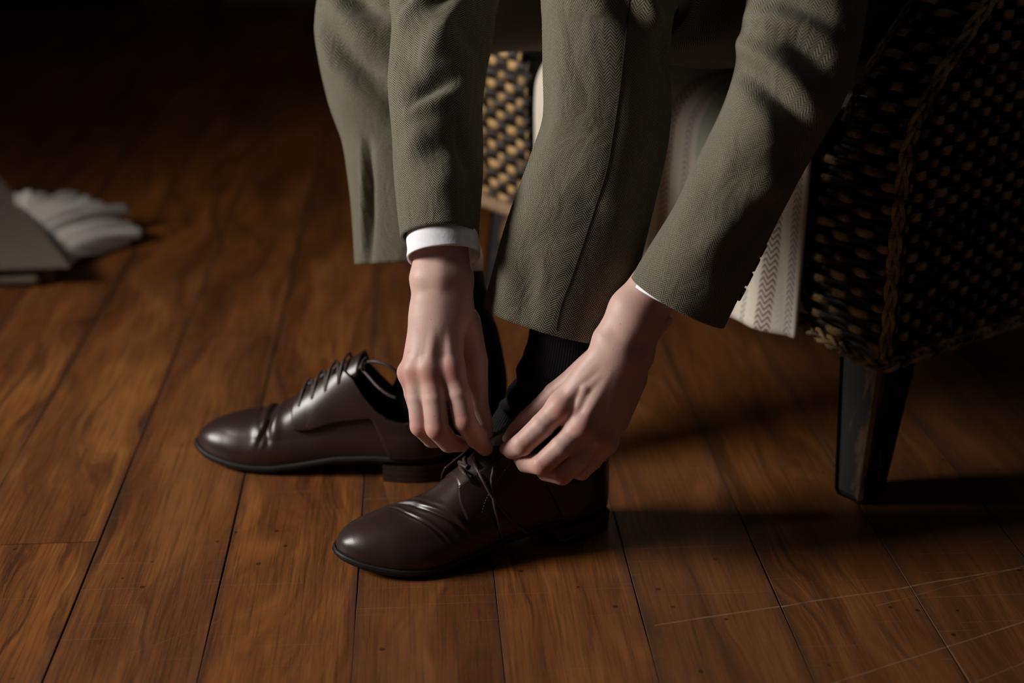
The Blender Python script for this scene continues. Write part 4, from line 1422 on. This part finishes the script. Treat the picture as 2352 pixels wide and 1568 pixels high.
# the rest of the body, hidden in the suit but for a strip of shin
def chain(rows, rad):
    return [(rows[i, :3], rows[i + 1, :3], rad, rad) for i in range(len(rows) - 1)]
body_soft = chain(RS[:-1:2], 0.034) + chain(LS[:-1:2], 0.034)
legs = chain(NEAR_LEG[:-1:2], 0.045) + chain(FAR_LEG[:-1:2], 0.045)
legs += [(FAR_LEG[8, :3], P(1020, 600, 1.675), 0.042, 0.0425), (P(1020, 600, 1.675), P(1035, 760, 1.675), 0.0425, 0.034), (NEAR_LEG[8, :3], P(1325, 660, 1.477), 0.040, 0.033), (P(1325, 660, 1.477), P(1300, 800, 1.49), 0.033, 0.032)]
torso = [(jt[i, :3] + s_ * E1 * 0.07, jt[i + 1, :3] + s_ * E1 * 0.07, 0.10, 0.10) for i in range(1, 4) for s_ in (-1, 1)]
torso += [(jt[4, :3], jt[6, :3], 0.06, 0.05), (RS[0, :3], jt[4, :3], 0.045, 0.07), (LS[0, :3], jt[4, :3], 0.045, 0.07), (NEAR_LEG[0, :3], jt[1, :3], 0.06, 0.09), (FAR_LEG[0, :3], jt[1, :3], 0.06, 0.09)]
allb = body_soft + legs + torso
def body_fn(p):
    d = None
    for s_ in allb:
        e = seg_d(p, *s_)
        d = e if d is None else smin(d, e, 0.012)
    return d
bp = np.array([q for s_ in allb for q in s_[:2]])
V, Fq = surface(body_fn, bp.min(0) - 0.12, bp.max(0) + 0.12, 0.0085)
islands.append((V, Fq.tolist())); reds.append(np.zeros(len(V)))
V, Fc = merge(islands)
me = mesh('body', V, Fc)
at = me.attributes.new('red', 'FLOAT', 'POINT')
at.data.foreach_set('value', np.concatenate(reds).astype(np.float32))
body = under(link('body', me, SKIN), person)

# ------------------------------------------------------------------ laces of the near shoe
def shoe_bvh(root):
    vs_, fs_, off = [], [], 0
    for o in root.children:
        if o.name.split('.')[0] in ('vamp', 'quarter', 'tongue', 'sole', 'heel'):
            vs_ += [v.co.copy() for v in o.data.vertices]
            fs_ += [[i + off for i in p.vertices] for p in o.data.polygons]
            off = len(vs_)
    return BVHTree.FromPolygons(vs_, fs_)
nb = shoe_bvh(near_root)
def over(bvh, pts, off):
    out = []
    for q in pts:
        if len(q) > 2: out.append(P(*q)); continue
        c = cast(bvh, q[0], q[1], off)
        out.append(c if c is not None else PH(q[0], q[1], 0.003))
    return np.array(out)
lace(near_add, over(nb, [(1140, 1034), (1136, 1055), (1132, 1080), (1128, 1110), (1134, 1160), (1146, 1212), (1157, 1268)], .0030), 60, r=.0018)
lace(near_add, over(nb, [(1086, 1036), (1091, 1062), (1106, 1096), (1133, 1145), (1165, 1186), (1206, 1218), (1250, 1236), (1290, 1238), (1325, 1226)], .0026), 80)
lace(near_add, over(nb, [(1031, 1047), (1040, 1052), (1062, 1080), (1085, 1108)], .0030), 40)
lace(near_add, over(nb, [(1066, 1046), (1070, 1060), (1074, 1075)], .003), 20)
lace(near_add, over(nb, [(1050, 1058), (1062, 1066), (1078, 1074)], .003), 20)
lace(near_add, over(nb, [(1052, 1062), (1064, 1071), (1076, 1078)], .003), 20)
fb = shoe_bvh(far_root)
lace(far_add, np.array([P(830, 838, 1.62), P(842, 832, 1.615), P(862, 830, 1.605), P(888, 838, 1.60), P(908, 852, 1.60), P(922, 872, 1.605), P(930, 895, 1.61)]), 40)
lace(far_add, np.array([P(832, 848, 1.612), P(850, 868, 1.60), P(868, 888, 1.59), P(890, 905, 1.585), P(910, 914, 1.583)]), 40)
lace(far_add, np.array([P(842, 822, 1.622), P(834, 830, 1.612), P(830, 842, 1.604), P(836, 850, 1.612), P(832, 838, 1.624), P(826, 846, 1.618)]), 40, name='lace_knot', r=.0019)
